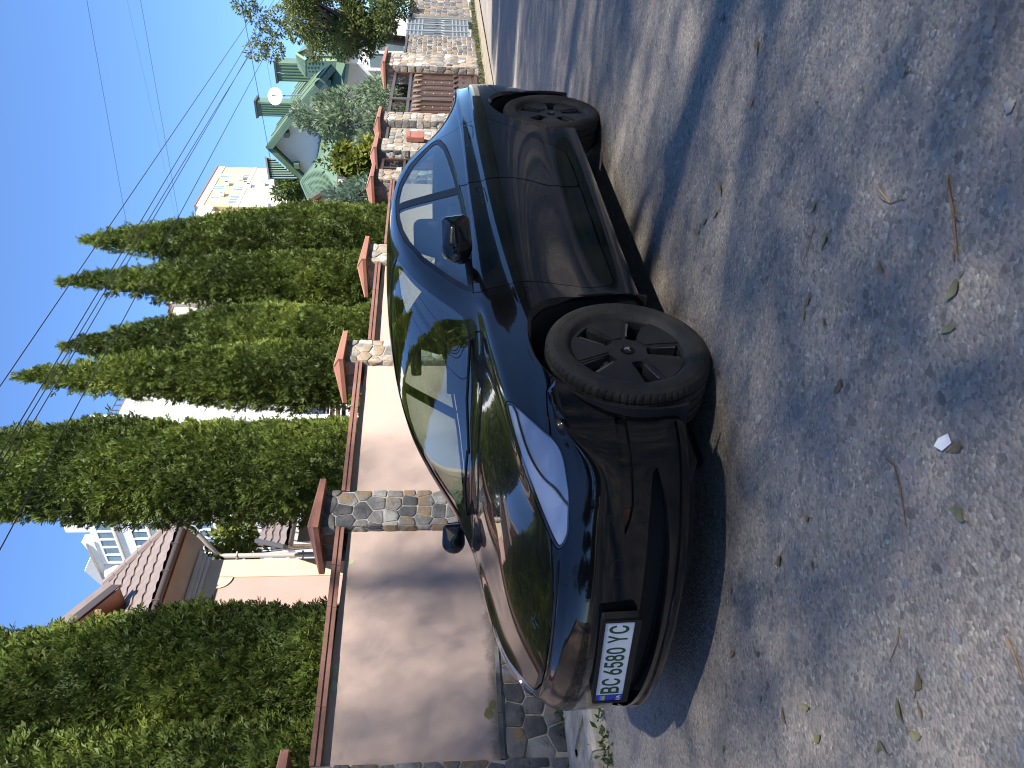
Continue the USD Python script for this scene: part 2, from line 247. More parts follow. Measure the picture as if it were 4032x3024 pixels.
# pavement base, slabs, kerb stones
pav = solo('pavement', sheet([(-3.45, -3), (-2.75, -3), (-2.57, -.4), (-2.44, .6), (-2.44, 9.2), (-3.45, 9.2)], .084), 'dirt', 'narrow pavement of grey slabs between the kerb and the garden wall', 'pavement', kind='structure'); LOC[pav] = np.zeros(3)
def kx(y): return np.interp(y, [-3, -.4, .6, 20], [-2.72, -2.55, -2.425, -2.425])
y = -2.6
while y < 8.6:
    L = .42 if y < 3 else .84
    cuts = [(-3.4, -3.06, rng.uniform(-.12, .12)), (-3.05, -2.74, rng.uniform(-.12, .12)), (-2.73, None, rng.uniform(-.1, .1))]
    for a, b, o in cuts:
        y0, y1 = y + o, y + o + L - .012
        b0, b1 = (b, b) if b else (kx(y0) - .03, kx(y1) - .03); h = .10 + rng.normal(0, .003)
        bot = np.array([(a, y0, .05), (b0, y0, .05), (b1, y1, .05), (a, y1, .05)]); top = bot + (0, 0, h - .05); top[:, 2] += rng.normal(0, .002, 4)
        t = trimesh.Trimesh(np.vstack([bot, top]), [[4, 5, 6], [4, 6, 7], [0, 1, 5], [0, 5, 4], [1, 2, 6], [1, 6, 5], [2, 3, 7], [2, 7, 6], [3, 0, 4], [3, 4, 7]], process=False)
        part(pav, 'paving_slab', t, 'concrete')
    y += L
kerb = thing('kerb', 'weathered concrete kerb stones edging the pavement beside the black car', 'kerb', (-2.35, 0, 0))
y = -3.0
while y < 8.9:
    L = .5 if y < 2 else 1.0; y1 = y + L - .012; a0, a1 = kx(y), kx(y1); j = rng.normal(0, .006)
    sec = np.array([(0, -.03), (.19 + j, -.03), (.185 + j, .085), (.165 + j, .112), (0, .115)])
    V = np.vstack([np.c_[a0 + sec[:, 0], np.full(5, y), sec[:, 1]], np.c_[a1 + sec[:, 0], np.full(5, y1), sec[:, 1]]])
    F = [[i, i+5, (i+1) % 5+5] for i in range(5)] + [[i, (i+1) % 5+5, (i+1) % 5] for i in range(5)] + [[0, 1, 2], [0, 2, 3], [0, 3, 4], [5, 7, 6], [5, 8, 7], [5, 9, 8]]
    t = trimesh.Trimesh(V, F, process=False); t.faces = t.faces[:, ::-1]; part(kerb, 'kerb_stone', t, 'kerb'); y += L
solo('verge', trimesh.Trimesh(np.array([(-3.45, 8.9, .12), (-2.24, 8.9, .01), (-3.45, 14, .11), (-2.52, 14, .01), (-3.45, 22, .1), (-2.62, 22, .01), (-3.45, 60, .25), (-2.6, 60, .01)]), [[0, 1, 2], [1, 3, 2], [2, 3, 4], [3, 5, 4], [4, 5, 6], [5, 7, 6]], process=False), 'dirt', 'dusty verge along the foot of the far stone wall', 'verge', kind='structure')

# ------------------------------------------------------------------ stone work: every stone a small irregular block
def rubble(w, h, sx, sy, rng, gap=.007, clip=None):
    """irregular stones filling a w x h rectangle"""
    nr = max(1, round(h/sy)); P = []
    for r in range(-1, nr+1):
        y = (r + .5)*h/nr; x = -sx + rng.uniform(0, sx)
        while x < w + sx:
            P.append((x, (y + rng.normal(0, .1)*h/nr))); x += sx*rng.uniform(.65, 1.4)
    P = np.array(P); k = sx/sy*.92; vor = Voronoi(P*[1/k, 1]); out = []; rect = sbox(0, 0, w, h)
    for i in vor.point_region:
        reg = vor.regions[i]
        if -1 in reg or len(reg) < 3: continue
        pg = Polygon(vor.vertices[reg]*[k, 1]).intersection(rect)
        if pg.is_empty or pg.area < sx*sy*.12: continue
        pg = pg.buffer(-gap - .012).buffer(.012, quad_segs=2).simplify(.004)
        if pg.geom_type == 'Polygon' and pg.area > sx*sy*.1: out.append(pg)
    return out
def stone_mesh(pg, d, rng, embed=.02):
    c = np.array(pg.exterior.coords)[:-1]
    if len(c) > 10: c = c[np.round(np.linspace(0, len(c)-1, 10)).astype(int)]
    if Polygon(c).exterior.is_ccw is False: c = c[::-1]
    n = len(c); m = c.mean(0); d = d*rng.uniform(.6, 1.35)
    r0 = np.c_[c, np.full(n, -embed)]; r1 = np.c_[c + rng.normal(0, .002, c.shape), np.full(n, d*.55)]; r2 = np.c_[m + (c-m)*rng.uniform(.72, .86) + rng.normal(0, .004, c.shape), d*rng.uniform(.82, 1.1, n)]
    V = np.vstack([r0, r1, r2, [[*m, d*rng.uniform(.9, 1.2)]]]); F = []
    for i in range(n):
        j = (i+1) % n
        for a in (0, n): F += [[a+i, a+j, a+n+j], [a+i, a+n+j, a+n+i]]
        F.append([2*n+i, 2*n+j, 3*n])
    return trimesh.Trimesh(V, F, process=False)
def stones(parent, o, u, v, w, h, sx, sy, rng, depth=.018, mat='stone', gap=.007):
    for pg in rubble(w, h, sx, sy, rng, gap): part(parent, 'stone', place(stone_mesh(pg, depth, rng), o, u, v), mat, smooth=35)
def pyramid_cap(parent, x0, x1, y0, y1, z, t, rise, mat='cap_tile'):
    """hipped cap of four tiled slopes on a square lip"""
    part(parent, 'cap_lip', bx(x0, x1, y0, y1, z, z+t), mat)
    a = [(x0, y0), (x1, y0), (x1, y1), (x0, y1)]; mx, my = (x0+x1)/2, (y0+y1)/2
    for i in range(4):
        p, q = a[i], a[(i+1) % 4]; part(parent, 'cap_slope', slab([(*p, z+t+.001), (*q, z+t+.001), (mx, my, z+t+rise)], .012), mat)
    for p in a: part(parent, 'hip_ridge', tube([(*p, z+t), (mx, my, z+t+rise)], .011, 6), mat)
XF = -3.45
def pillar(y0, y1, zs, depth, label, cap_over=.09, mat='stone', sx=.2, sy=.165, base=.08, group=None, seed=0, rise=.13, left_from=None):
    g = np.random.default_rng(seed); t = thing('stone_pillar', label, 'pillar', (XF-depth/2, (y0+y1)/2, base), group)
    part(t, 'mortar_core', bx(XF-depth, XF-.012, y0+.012, y1-.012, base-.1, zs), 'mortar')
    stones(t, (XF-.012, y0, base), (0, 1, 0), (0, 0, 1), y1-y0, zs-base, sx, sy, g, mat=mat)
    stones(t, (XF-depth, y0+.012, base), (1, 0, 0), (0, 0, 1), depth, zs-base, sx, sy, g, mat=mat)
    pyramid_cap(t, XF-depth-cap_over, XF+cap_over, y0-cap_over, y1+cap_over, zs, .05, rise)
    return t
pillar(.0, .55, 2.27, .55, 'grey stone pillar at the left edge, only its right flank in view', seed=1)
pillar(3.02, 3.53, 2.335, .55, 'grey stone pillar in tree shade, nearest whole one behind the car bonnet', seed=2)
pillar(5.92, 6.40, 2.38, .55, 'stone pillar with a white streaked stone above the car windscreen', seed=3, mat='pale_stone')
pillar(8.62, 9.22, 2.30, .52, 'stone pillar whose cap shows above the car roof beside tall thujas', seed=4, mat='pale_stone')
pillar(11.88, 12.36, 2.41, .6, 'sunlit stone pillar with a small vent left of the wicket gate', seed=5, mat='pale_stone')
pillar(13.38, 14.05, 2.45, .5, 'sunlit stone pillar carrying the red mailbox', seed=6, mat='pale_stone')
pillar(15.2, 15.72, 2.50, .62, 'pale sunlit stone pillar on the left of the brown double gate', seed=7, mat='pale_stone', sx=.2, sy=.16)
pillar(19.5, 20.72, 2.64, .5, 'wide pale stone pillar on the right of the brown double gate', seed=8, mat='pale_stone', cap_over=.12, sx=.24, sy=.19)

def panel(y0, y1, za, zb, label, seed, peel=()):
    g = np.random.default_rng(seed); X = XF - .085
    t = thing('garden_wall', label, 'wall', (X-.1, (y0+y1)/2, .05)); zt = min(za, zb) - .06
    part(t, 'render', cat_([bx(X-.2, X, y0, y1, .62, zt)]), 'pink_render')
    part(t, 'plinth_core', bx(X-.2, X+.03, y0, y1, -.05, .60), 'mortar')
    stones(t, (X+.03, y0, .06), (0, 1, 0), (0, 0, 1), y1-y0, .52, .24, .17, g, depth=.022)
    k = 0; yy = y0
    while yy < y1 - .05:                                   # flat stones capping the plinth
        L = min(g.uniform(.22, .4), y1-yy); part(t, 'ledge_stone', bx(X-.1, X+.062+g.normal(0, .004), yy+.003, yy+L-.003, .592, .626+g.normal(0, .003)), 'stone'); yy += L
    n = max(1, round((y1-y0)/.46)); z = lambda y: za + (zb-za)*(y-y0)/(y1-y0)
    for i in range(n):                                     # coping tiles: top, front lip and drip
        a, b = y0 + (y1-y0)*i/n + .002, y0 + (y1-y0)*(i+1)/n - .002; o = g.normal(0, .002)
        for nm, xa, xb, d0, d1 in (('coping_tile', X-.27, X+.085+o, -.038, 0), ('coping_lip', X+.05+o, X+.072+o, -.085, -.0385)):
            V = np.array([(x, q, z(q)+d) for q in (a, b) for x in (xa, xb) for d in (d0, d1)])
            part(t, nm, m3.Manifold.hull_points(V.astype(np.float32)), 'coping_tile')
    for (py, pz, r, m, sd) in peel:
        q = np.random.default_rng(sd); an = np.linspace(0, 2*np.pi, 22, endpoint=False); rr = r*(1 + q.normal(0, .16, 22)); rr = (rr + np.roll(rr, 1) + np.roll(rr, -1))/3
        pg = Polygon(np.c_[py + np.cos(an)*rr, pz + np.sin(an)*rr*.75]).buffer(0).intersection(sbox(y0, .63, y1, zt-.02))
        part(t, 'bare_patch', place(extr(pg, .0025), (X, 0, 0), (0, 1, 0), (0, 0, 1)), m)
    return t
panel(.55, 3.02, 2.115, 2.175, 'pink rendered garden wall in dappled shade left of the grey pillar', 11, [(1.42, 2.03, .055, 'green_undercoat', 3), (1.28, 2.01, .045, 'green_undercoat', 4), (1.36, 2.05, .04, 'green_undercoat', 5), (2.62, 1.985, .03, 'green_undercoat', 6), (.98, .70, .055, 'moss_patch', 7), (1.06, .67, .04, 'moss_patch', 8)])
panel(-2.6, -.0, 2.06, 2.115, 'pink rendered wall continuing beside the photographer, seen only in reflections', 10)
panel(-5.4, -2.62, 2.0, 2.06, 'pink rendered wall further down the street, seen only in reflections', 15)
panel(3.53, 5.92, 2.17, 2.23, 'pink rendered wall behind the windscreen, in broken sunlight', 12)
panel(6.40, 8.62, 2.11, 2.16, 'sunlit pink rendered wall glimpsed just over the car roof front', 13)
panel(9.22, 11.88, 2.06, 2.10, 'sunlit pink rendered wall glimpsed over the rear of the car roof', 14)

# far fence in plain stone
def stone_wall(y0, y1, z1, label, seed, sx, sy, mat='pale_stone', x=XF, base=.1, sidew=0):
    g = np.random.default_rng(seed); t = thing('stone_wall', label, 'wall', (x-.2, (y0+y1)/2, base))
    part(t, 'mortar_core', bx(x-.4, x-.012, y0, y1, -.05, z1), 'mortar'); stones(t, (x-.012, y0, base), (0, 1, 0), (0, 0, 1), y1-y0, z1-base, sx, sy, g, mat=mat, gap=.012)
    if sidew: stones(t, (x-.4, y0, base), (1, 0, 0), (0, 0, 1), .4, z1-base, sx, sy, g, mat=mat, gap=.012)
    part(t, 'wall_top', bx(x-.44, x+.03, y0, y1, z1, z1+.06), 'slate_dark'); return t
stone_wall(14.05, 15.2, 2.3, 'short sunlit stone wall between the mailbox pillar and gate pillar', 21, .2, .16, x=XF-.18)
stone_wall(20.72, 22.75, 2.14, 'low ochre and grey stone wall left of the grey metal gate', 22, .26, .14, mat='stone', base=.12)
stone_wall(25.35, 26.4, 2.12, 'narrow strip of squared stone wall right of the grey metal gate', 23, .26, .2, mat='stone', base=.2)
stone_wall(26.75, 31, 2.2, 'squared stone wall at the far right edge under the tree', 24, .3, .22, mat='stone', base=.22, x=XF-.05, sidew=1)
solo('doorstep', bx(XF-.02, XF+.25, 26.3, 28.6, .05, .24), 'concrete', 'pale concrete step at the foot of the far stone wall', 'step')

# ------------------------------------------------------------------ gates, mailbox
def scroll(c, r, y, z, turns=1.2, flip=1):
    a = np.linspace(0, turns*2*np.pi, 18); rr = r*(1 - .75*a/a[-1]); return tube(np.c_[np.full(18, c), y + flip*rr*np.cos(a), z + rr*np.sin(a)], .009, 5)
xg = XF - .22
w = thing('wicket_gate', 'narrow dark brown metal wicket between two capped stone pillars', 'gate', (xg, 12.9, .15))
part(w, 'door_leaf', bx(xg-.03, xg, 12.4, 13.36, .15, 1.85), 'brown_metal')
for yy in (12.4, 12.84, 13.3): part(w, 'post', bx(xg-.001, xg+.05, yy, yy+.06, .15, 2.36), 'brown_metal')
for zz in (1.86, 2.3): part(w, 'rail', bx(xg-.02, xg+.045, 12.46, 13.3, zz, zz+.05), 'brown_metal')
for yy, f in ((12.6, 1), (12.8, -1), (13.02, 1), (13.2, -1)): part(w, 'scroll', scroll(xg+.02, .11, yy, 2.08, flip=f), 'brown_metal')
for k in range(3): part(w, 'leaf_ornament', hull([((xg+.03, 12.65+.22*k, 1.6), .02), ((xg+.04, 12.7+.22*k, 1.74), .03), ((xg+.03, 12.62+.22*k, 1.8), .012)], 8), 'brown_light')
part(w, 'handle', bx(xg, xg+.07, 13.2, 13.24, 1.0, 1.16), 'rivet_metal')
# brown double gate with fluted leaves
gt = thing('double_gate', 'brown metal double gate with rivets, scrolls and moulded panels', 'gate', (xg, 17.5, .18))
G0, G1 = 15.74, 19.48; ym = 17.25
for a, b, nm in ((G0, ym-.01, 'gate_leaf'), (ym+.01, G1, 'gate_leaf')):
    lf = group_part(gt, nm)
    part(lf, 'backing_sheet', bx(xg-.03, xg, a, b, .2, 1.98), 'brown_metal')
    part(lf, 'bottom_sheet', bx(xg+.001, xg+.02, a+.08, b-.08, .34, .72), 'brown_metal')
    for zz in (.2, 1.92, 2.34): part(lf, 'rail', bx(xg-.02, xg+.05, a, b, zz, zz+.07), 'brown_metal')
    for yy in (a, b-.07): part(lf, 'stile', bx(xg-.019, xg+.055, yy, yy+.07, .18, 2.42), 'brown_metal')
    n = 5
    for i in range(1, n):                                  # vertical mouldings and riveted straps
        yy = a + (b-a)*i/n; wid = .11 if i % 2 else .05
        part(lf, 'moulding', hull([((xg+.01, yy-wid/2, z), .018) for z in (.8, 1.86)] + [((xg+.03, yy, z), .022) for z in (.8, 1.86)] + [((xg+.01, yy+wid/2, z), .018) for z in (.8, 1.86)], 8), 'brown_metal')
        if i % 2:
            for z in np.linspace(.92, 1.76, 5): part(lf, 'rivet', trimesh.creation.icosphere(1, .018).apply_translation((xg+.055, yy, z)), 'rivet_metal', smooth=True)
        part(lf, 'scroll', scroll(xg+.02, .13, yy, 2.17, flip=1 if i % 2 else -1), 'brown_metal')
    for i in range(n):
        yy = a + (b-a)*(i+.5)/n
        part(lf, 'leaf_ornament', hull([((xg+.03, yy-.1, 1.86), .015), ((xg+.045, yy, 1.66), .026), ((xg+.03, yy+.1, 1.84), .015)], 8), 'brown_light')
        part(lf, 'shell_ornament', hull([((xg+.03, yy-.08, .82), .02), ((xg+.045, yy, .72), .025), ((xg+.03, yy+.08, .82), .02)], 8), 'brown_metal')
        part(lf, 'bracket', bx(xg+.021, xg+.04, yy-.06, yy+.06, .55, .60), 'brown_metal')
        part(lf, 'spike', hull([((xg, yy, 2.42), .02), ((xg, yy, 2.52), .006)], 8), 'brown_metal')
# grey metal gate of bars
gg = thing('metal_gate', 'light grey metal gate of square bars and lattice by the far tree', 'gate', (xg+.1, 24, .25)); xb = XF - .12
H0, H1 = 22.78, 25.32; zb = lambda y: .22 + .03*(y-22.8)
part(gg, 'back_sheet', bx(xb-.05, xb-.035, H0, H1, .5, 1.8), 'slate_dark')
for i, yy in enumerate(np.linspace(H0, H1-.09, 4)): part(gg, 'post', bx(xb-.02, xb+.045, yy, yy+.09, .28, 2.25), 'grey_metal')
for z in (.3, .42, .54, .66, .78, 1.74, 1.86, 1.98, 2.1, 2.2): part(gg, 'rail', bx(xb-.015, xb+.02, H0+.05, H1-.05, z, z+.045), 'grey_metal')
for yy in np.linspace(H0+.16, H1-.16, 17): part(gg, 'bar', bx(xb-.021, xb+.012, yy-.018, yy+.018, .3, 2.22), 'grey_metal')
for yy in np.linspace(H0+.3, H1-.3, 7): part(gg, 'wave_bar', tube([(xb+.03, yy + (.05 if abs(z-1.26) < .1 else 0), z) for z in np.linspace(.84, 1.7, 9)], .014, 6), 'grey_metal')
mb = thing('mailbox', 'small red mailbox fixed to the sunlit stone pillar', 'mailbox', (XF+.06, 13.99, 1.5))
part(mb, 'box', rbox((XF+.07, 13.99, 1.69), (.11, .37, .36), .012, 8), 'red_plastic', smooth=30); part(mb, 'flap', rbox((XF+.128, 13.99, 1.82), (.015, .36, .07), .006, 8), 'red_plastic', smooth=30); part(mb, 'foot_rail', bx(XF+.03, XF+.14, 13.8, 14.18, 1.495, 1.512), 'red_plastic')
vt = thing('vent_grille', 'small cream vent grille set in the stone of the sunlit pillar', 'vent', (XF+.02, 12.3, 1.92))
part(vt, 'frame', bx(XF, XF+.035, 12.2, 12.36, 1.9, 2.0), 'cream')
for k in range(4): part(vt, 'slat', bx(XF+.0355, XF+.045, 12.215+.035*k, 12.235+.035*k, 1.91, 1.99), 'grey_trim')
cb = thing('door_phone', 'small grey door phone on the wide stone pillar right of the brown gate', 'door phone', (XF+.03, 19.62, 1.0)); part(cb, 'box', rbox((XF+.035, 19.65, .95), (.06, .13, .12), .015, 8), 'lamp_grey', smooth=30); part(cb, 'button', rbox((XF+.066, 19.65, .92), (.01, .03, .03), .004, 8), 'slate_dark')
# ---- car body surface: a Catmull-Clark cage, left half mirrored ----
from scipy.interpolate import PchipInterpolator
def cc(V,F):
    F=np.asarray(F); nV=len(V); fp=V[F].mean(1)
    E=np.stack([F,np.roll(F,-1,1)],2).reshape(-1,2); Es=np.sort(E,1)
    U,inv,cnt=np.unique(Es,axis=0,return_inverse=True,return_counts=True); inv=inv.reshape(F.shape)
    fs=np.zeros((len(U),3)); np.add.at(fs,inv.ravel(),np.repeat(fp,4,0))
    mid=V[U].mean(1); inner=cnt==2
    ep=np.where(inner[:,None],(2*mid+fs)/4,mid)
    n=np.zeros(nV); fsum=np.zeros((nV,3)); np.add.at(n,F.ravel(),1); np.add.at(fsum,F.ravel(),np.repeat(fp,4,0))
    msum=np.zeros((nV,3)); ne=np.zeros(nV)
    for k in (0,1): np.add.at(msum,U[:,k],mid); np.add.at(ne,U[:,k],1)
    NV=(fsum/n[:,None]+2*msum/ne[:,None]+(n-3)[:,None]*V)/n[:,None]
    b=U[~inner]
    if len(b):
        bs=np.zeros((nV,3)); bn=np.zeros(nV)
        for k in (0,1): np.add.at(bs,b[:,k],V[b[:,1-k]]); np.add.at(bn,b[:,k],1)
        on=bn>0; NV[on]=.75*V[on]+.25*bs[on]/bn[on][:,None]
    fi=nV+len(U)+np.arange(len(F)); ei=nV+inv
    Q=np.stack([F,ei,np.repeat(fi[:,None],4,1),np.roll(ei,1,1)],2).reshape(-1,4)
    return np.vstack([NV,ep,fp]),Q
def subdivide_to(V,F,levels,fit=4):
    C=V.copy()
    for _ in range(fit):
        A,Q=C,F
        for _ in range(2): A,Q=cc(A,Q)
        C=C+.8*(V-A[:len(V)])
    A,Q=C,F
    for _ in range(levels): A,Q=cc(A,Q)
    return A,Q
P=lambda pts: PchipInterpolator(*zip(*pts))
W=P([(-.45,.865),(-.22,.898),(0,.912),(.36,.915),(1,.912),(2,.918),(2.8,.925),(3.1,.915),(3.35,.885),(3.55,.83)])
shz=P([(-.45,.66),(0,.70),(.4,.755),(1,.80),(1.6,.83),(2.4,.86),(3,.87),(3.55,.86)])
scoop=P([(-.45,.0),(.2,.0),(.6,.035),(1.2,.05),(1.9,.045),(2.4,.01),(3.55,0)])
Y=[-.45,-.22,0,.2,.36,.5,.75,1.05,1.35,1.7,2.1,2.45,2.8,3.1,3.35,3.55]
T={ # y: edge, t1..t5 (x,z)
-.45:[(0.775, 0.725),(0.67, 0.775),(0.53, 0.768),(0.36, 0.778),(0.18, 0.788),(0, 0.791)],
-.22:[(0.815, 0.775),(0.73, 0.828),(0.58, 0.812),(0.39, 0.825),(0.2, 0.837),(0, 0.84)],
0:[(0.835, 0.815),(0.765, 0.865),(0.6, 0.852),(0.4, 0.866),(0.2, 0.877),(0, 0.88)],
.2:[(0.842, 0.85),(0.782, 0.892),(0.62, 0.884),(0.41, 0.898),(0.2, 0.908),(0, 0.911)],
.36:[(0.864, 0.878),(0.808, 0.912),(0.6672, 0.911),(0.42, 0.92),(0.21, 0.929),(0, 0.932)],
.5:[(0.856, 0.905),(0.816, 0.945),(0.7272, 0.972),(0.46, 0.982),(0.23, 0.993),(0, 0.997)],
.75:[(0.854, 0.92),(0.818, 0.962),(0.7422, 1.07),(0.575, 1.108),(0.29, 1.124),(0, 1.128)],
1.05:[(0.856, 0.93),(0.821, 0.97),(0.7192, 1.178),(0.6, 1.24),(0.31, 1.262),(0, 1.268)],
1.35:[(0.86, 0.94),(0.826, 0.98),(0.7072, 1.245),(0.602, 1.328),(0.33, 1.362),(0, 1.37)],
1.7:[(0.864, 0.95),(0.83, 0.99),(0.7022, 1.278),(0.6, 1.38),(0.34, 1.422),(0, 1.433)],
2.1:[(0.869, 0.96),(0.833, 1.0),(0.7052, 1.285),(0.598, 1.386),(0.34, 1.43),(0, 1.443)],
2.45:[(0.872, 0.97),(0.83, 1.01),(0.7122, 1.245),(0.59, 1.335),(0.34, 1.385),(0, 1.4)],
2.8:[(0.874, 0.98),(0.818, 1.02),(0.7072, 1.14),(0.565, 1.218),(0.34, 1.282),(0, 1.305)],
3.1:[(0.862, 0.985),(0.803, 1.015),(0.6922, 1.068),(0.54, 1.115),(0.32, 1.178),(0, 1.196)],
3.35:[(0.822, 0.985),(0.7625, 1.01),(0.653, 1.032),(0.5, 1.055),(0.3, 1.09),(0, 1.103)],
3.55:[(0.785, 0.985),(0.7225, 1.01),(0.603, 1.028),(0.45, 1.042),(0.25, 1.054),(0, 1.058)]}
def side(y):
    w=float(W(y)); s=float(shz(y)); e=T[y][0]; c=float(scoop(y))
    return [(w-.2,.165),(w-.05,.205),(w-.03-.2*c,.30),(w-.028-c,.45),(w-.003,.65),(w,s),(w-.016,s+.03),((w-.016)*.42+e[0]*.58,(s+.03)*.42+e[1]*.58),e]
# front: r4 plan (x,y) for F0..F5 and per-row (dy, xscale, z at centre, z at corner)
Fp=[(0,-.845),(.165,-.838),(.33,-.812),(.49,-.765),(.635,-.69),(.765,-.585)]
Fr=[(.14,.93,.19,.19),(.035,.99,.205,.21),(.015,1.0,.26,.27),(.004,1.0,.40,.42),(0,1.0,.54,.55),(.018,.985,.615,.60),(.03,.97,.640,.63),(.048,.95,.662,.665),(.075,.93,.685,.695)]
Gp=[(0,3.85),(.165,3.845),(.33,3.83),(.49,3.80),(.64,3.745),(.76,3.665)]
Gr=[(-.3,.95,.2,.2),(-.16,.98,.24,.24),(-.06,.99,.33,.33),(-.01,1,.47,.47),(0,1,.65,.65),(-.03,.99,.86,.85),(-.035,.98,.90,.89),(-.03,.96,.98,.955),(-.06,.92,1.05,.995)]
NR=9
def cage():
    cols=[('F',k) for k in range(6)]+[('C',y) for y in Y]+[('G',k) for k in range(5,-1,-1)]
    pts={}; V=[]
    def put(key,p):
        if key not in pts: pts[key]=len(V); V.append(p)
        return pts[key]
    def sp(ci,r,sg):
        t,k=cols[ci]
        if t=='C':
            x,z=side(k)[r]; return put(('S',ci,r,sg),(sg*x,k,z))
        pl,rr=(Fp,Fr) if t=='F' else (Gp,Gr)
        x,y=pl[k]; dy,sx,z0,z1=rr[r]; f=(x/pl[5][0])**2
        return put(('S',ci,r,0 if k==0 else sg),(sg*x*sx if k else 0,y+dy,z0+(z1-z0)*f))
    F=[]
    for sg in (1,-1):
        for i in range(len(cols)-1):
            for r in range(NR-1):
                q=[sp(i,r,sg),sp(i+1,r,sg),sp(i+1,r+1,sg),sp(i,r+1,sg)]
                F.append(q if sg==1 else q[::-1])
        rows=[[sp(5-k,NR-1,sg) for k in range(6)]]
        for j,y in enumerate(Y):
            ci=6+j
            rows.append([sp(ci,NR-1,sg)]+[put(('T',j,k,0 if k==5 else sg),(sg*T[y][k][0],y,T[y][k][1])) for k in range(1,6)])
        g0=6+len(Y); rows.append([sp(g0+k,NR-1,sg) for k in range(6)])
        for a,b in zip(rows,rows[1:]):
            for k in range(5):
                q=[a[k],b[k],b[k+1],a[k+1]]
                F.append(q if sg==1 else q[::-1])
    return np.array(V,float),np.array(F)
def tri(Q): return np.vstack([Q[:,[0,1,2]],Q[:,[0,2,3]]])
def vnorm(V,F):
    n=np.zeros_like(V); c=np.cross(V[F[:,1]]-V[F[:,0]],V[F[:,2]]-V[F[:,0]])
    for k in range(3): np.add.at(n,F[:,k],c)
    return n/np.linalg.norm(n,axis=1,keepdims=True)
CAGE, CF = cage(); BV, BQ = subdivide_to(CAGE, CF, 3); BT = tri(BQ); BN = vnorm(BV, BT)
def shell(o, i):
    """the body skin from o to i metres below its outer surface, normals carried along"""
    n = len(BV); A, B = BV - BN*o, BV - BN*i
    E = np.sort(np.stack([BQ, np.roll(BQ, -1, 1)], 2).reshape(-1, 2), 1); D = np.stack([BQ, np.roll(BQ, -1, 1)], 2).reshape(-1, 2)
    U, inv, cnt = np.unique(E, axis=0, return_inverse=True, return_counts=True); bd = D[cnt[inv.ravel()] == 1]
    F = np.vstack([BT, BT[:, ::-1]+n, np.stack([bd[:, 1], bd[:, 0], bd[:, 0]+n], 1), np.stack([bd[:, 1], bd[:, 0]+n, bd[:, 1]+n], 1)])
    return m3.Manifold(m3.Mesh(np.ascontiguousarray(np.hstack([np.vstack([A, B]), np.vstack([BN, -BN])]), np.float32), np.ascontiguousarray(F, np.uint32)))
def prism(poly, u, v, h0, h1, o=(0, 0, 0), grow=0.0):
    pg = Polygon(poly).buffer(0)
    if grow: pg = pg.buffer(grow, join_style='mitre')
    u, v = np.array(u, float), np.array(v, float); w = np.cross(u, v); M_ = np.column_stack([u, v, w, np.array(o) + w*h0])
    return m3.CrossSection([np.array(pg.exterior.coords)[:-1]], m3.FillRule.NonZero).extrude(h1-h0).transform(M_)
YZ = dict(u=(0, 1, 0), v=(0, 0, 1))
def side2(poly, grow=0.0, a=.3, b=1.15): return prism(poly, **YZ, h0=a, h1=b, grow=grow) + prism(poly, **YZ, h0=-b, h1=-a, grow=grow)
def side1(poly, sg, grow=0.0, a=.3, b=1.15): return prism(poly, **YZ, h0=a if sg > 0 else -b, h1=b if sg > 0 else -a, grow=grow)
def cpart(parent, name, man, m, label=None, sheet=False):
    """a piece of the body with the smooth surface's own normals"""
    me = man.to_mesh(); P = np.array(me.vert_properties); F = np.array(me.tri_verts).astype(int)
    if not len(F): return None
    if sheet: F = F[(((P[F][:, :, :3].mean(1) - [0, 1.5, .6])*P[F][:, :, 3:6].mean(1)).sum(1) > .05)]
    V, N = P[:, :3], P[:, 3:6] if P.shape[1] >= 6 else np.zeros((len(P), 3)); l = np.linalg.norm(N, axis=1); bad = (l[F] < .5).any(1)
    fn = np.cross(V[F[:, 1]]-V[F[:, 0]], V[F[:, 2]]-V[F[:, 0]]); fn /= np.linalg.norm(fn, axis=1, keepdims=True) + 1e-12
    N = N/np.maximum(l, 1e-6)[:, None]; bad |= ((N[F]*fn[:, None]).sum(2) < .35).any(1)
    if sheet: u_ = np.unique(F); mp = np.zeros(len(V), int); mp[u_] = np.arange(len(u_)); V, N, F, l = V[u_], N[u_], mp[F], l[u_]
    k = len(V); nb = bad.sum(); V2 = np.vstack([V, V[F[bad]].reshape(-1, 3)]); N2 = np.vstack([N, np.repeat(fn[bad], 3, 0)]); F2 = F.copy(); F2[bad] = k + np.arange(nb*3).reshape(-1, 3)
    pr = raw(fresh(parent, name), V2 - LOC['/'.join(parent.split('/')[:3])], F2, m, N2); tag(pr, label); return str(pr.GetPath())
def sm(pts, n=40, closed=True):
    """a smooth closed outline through the points (centripetal Catmull-Rom)"""
    P = np.array(pts, float); k = len(P); out = []
    for i in range(k):
        a, b, c, d = P[(i-1) % k], P[i], P[(i+1) % k], P[(i+2) % k]
        for t in np.linspace(0, 1, max(2, n//k+1))[:-1]: out.append(.5*((2*b) + (c-a)*t + (2*a-5*b+4*c-d)*t*t + (3*b-a-3*c+d)*t**3))
    return np.array(out)
car = thing('parked_car', 'glossy black four door electric saloon parked at the kerb', 'car', (0, 1.44, 0))
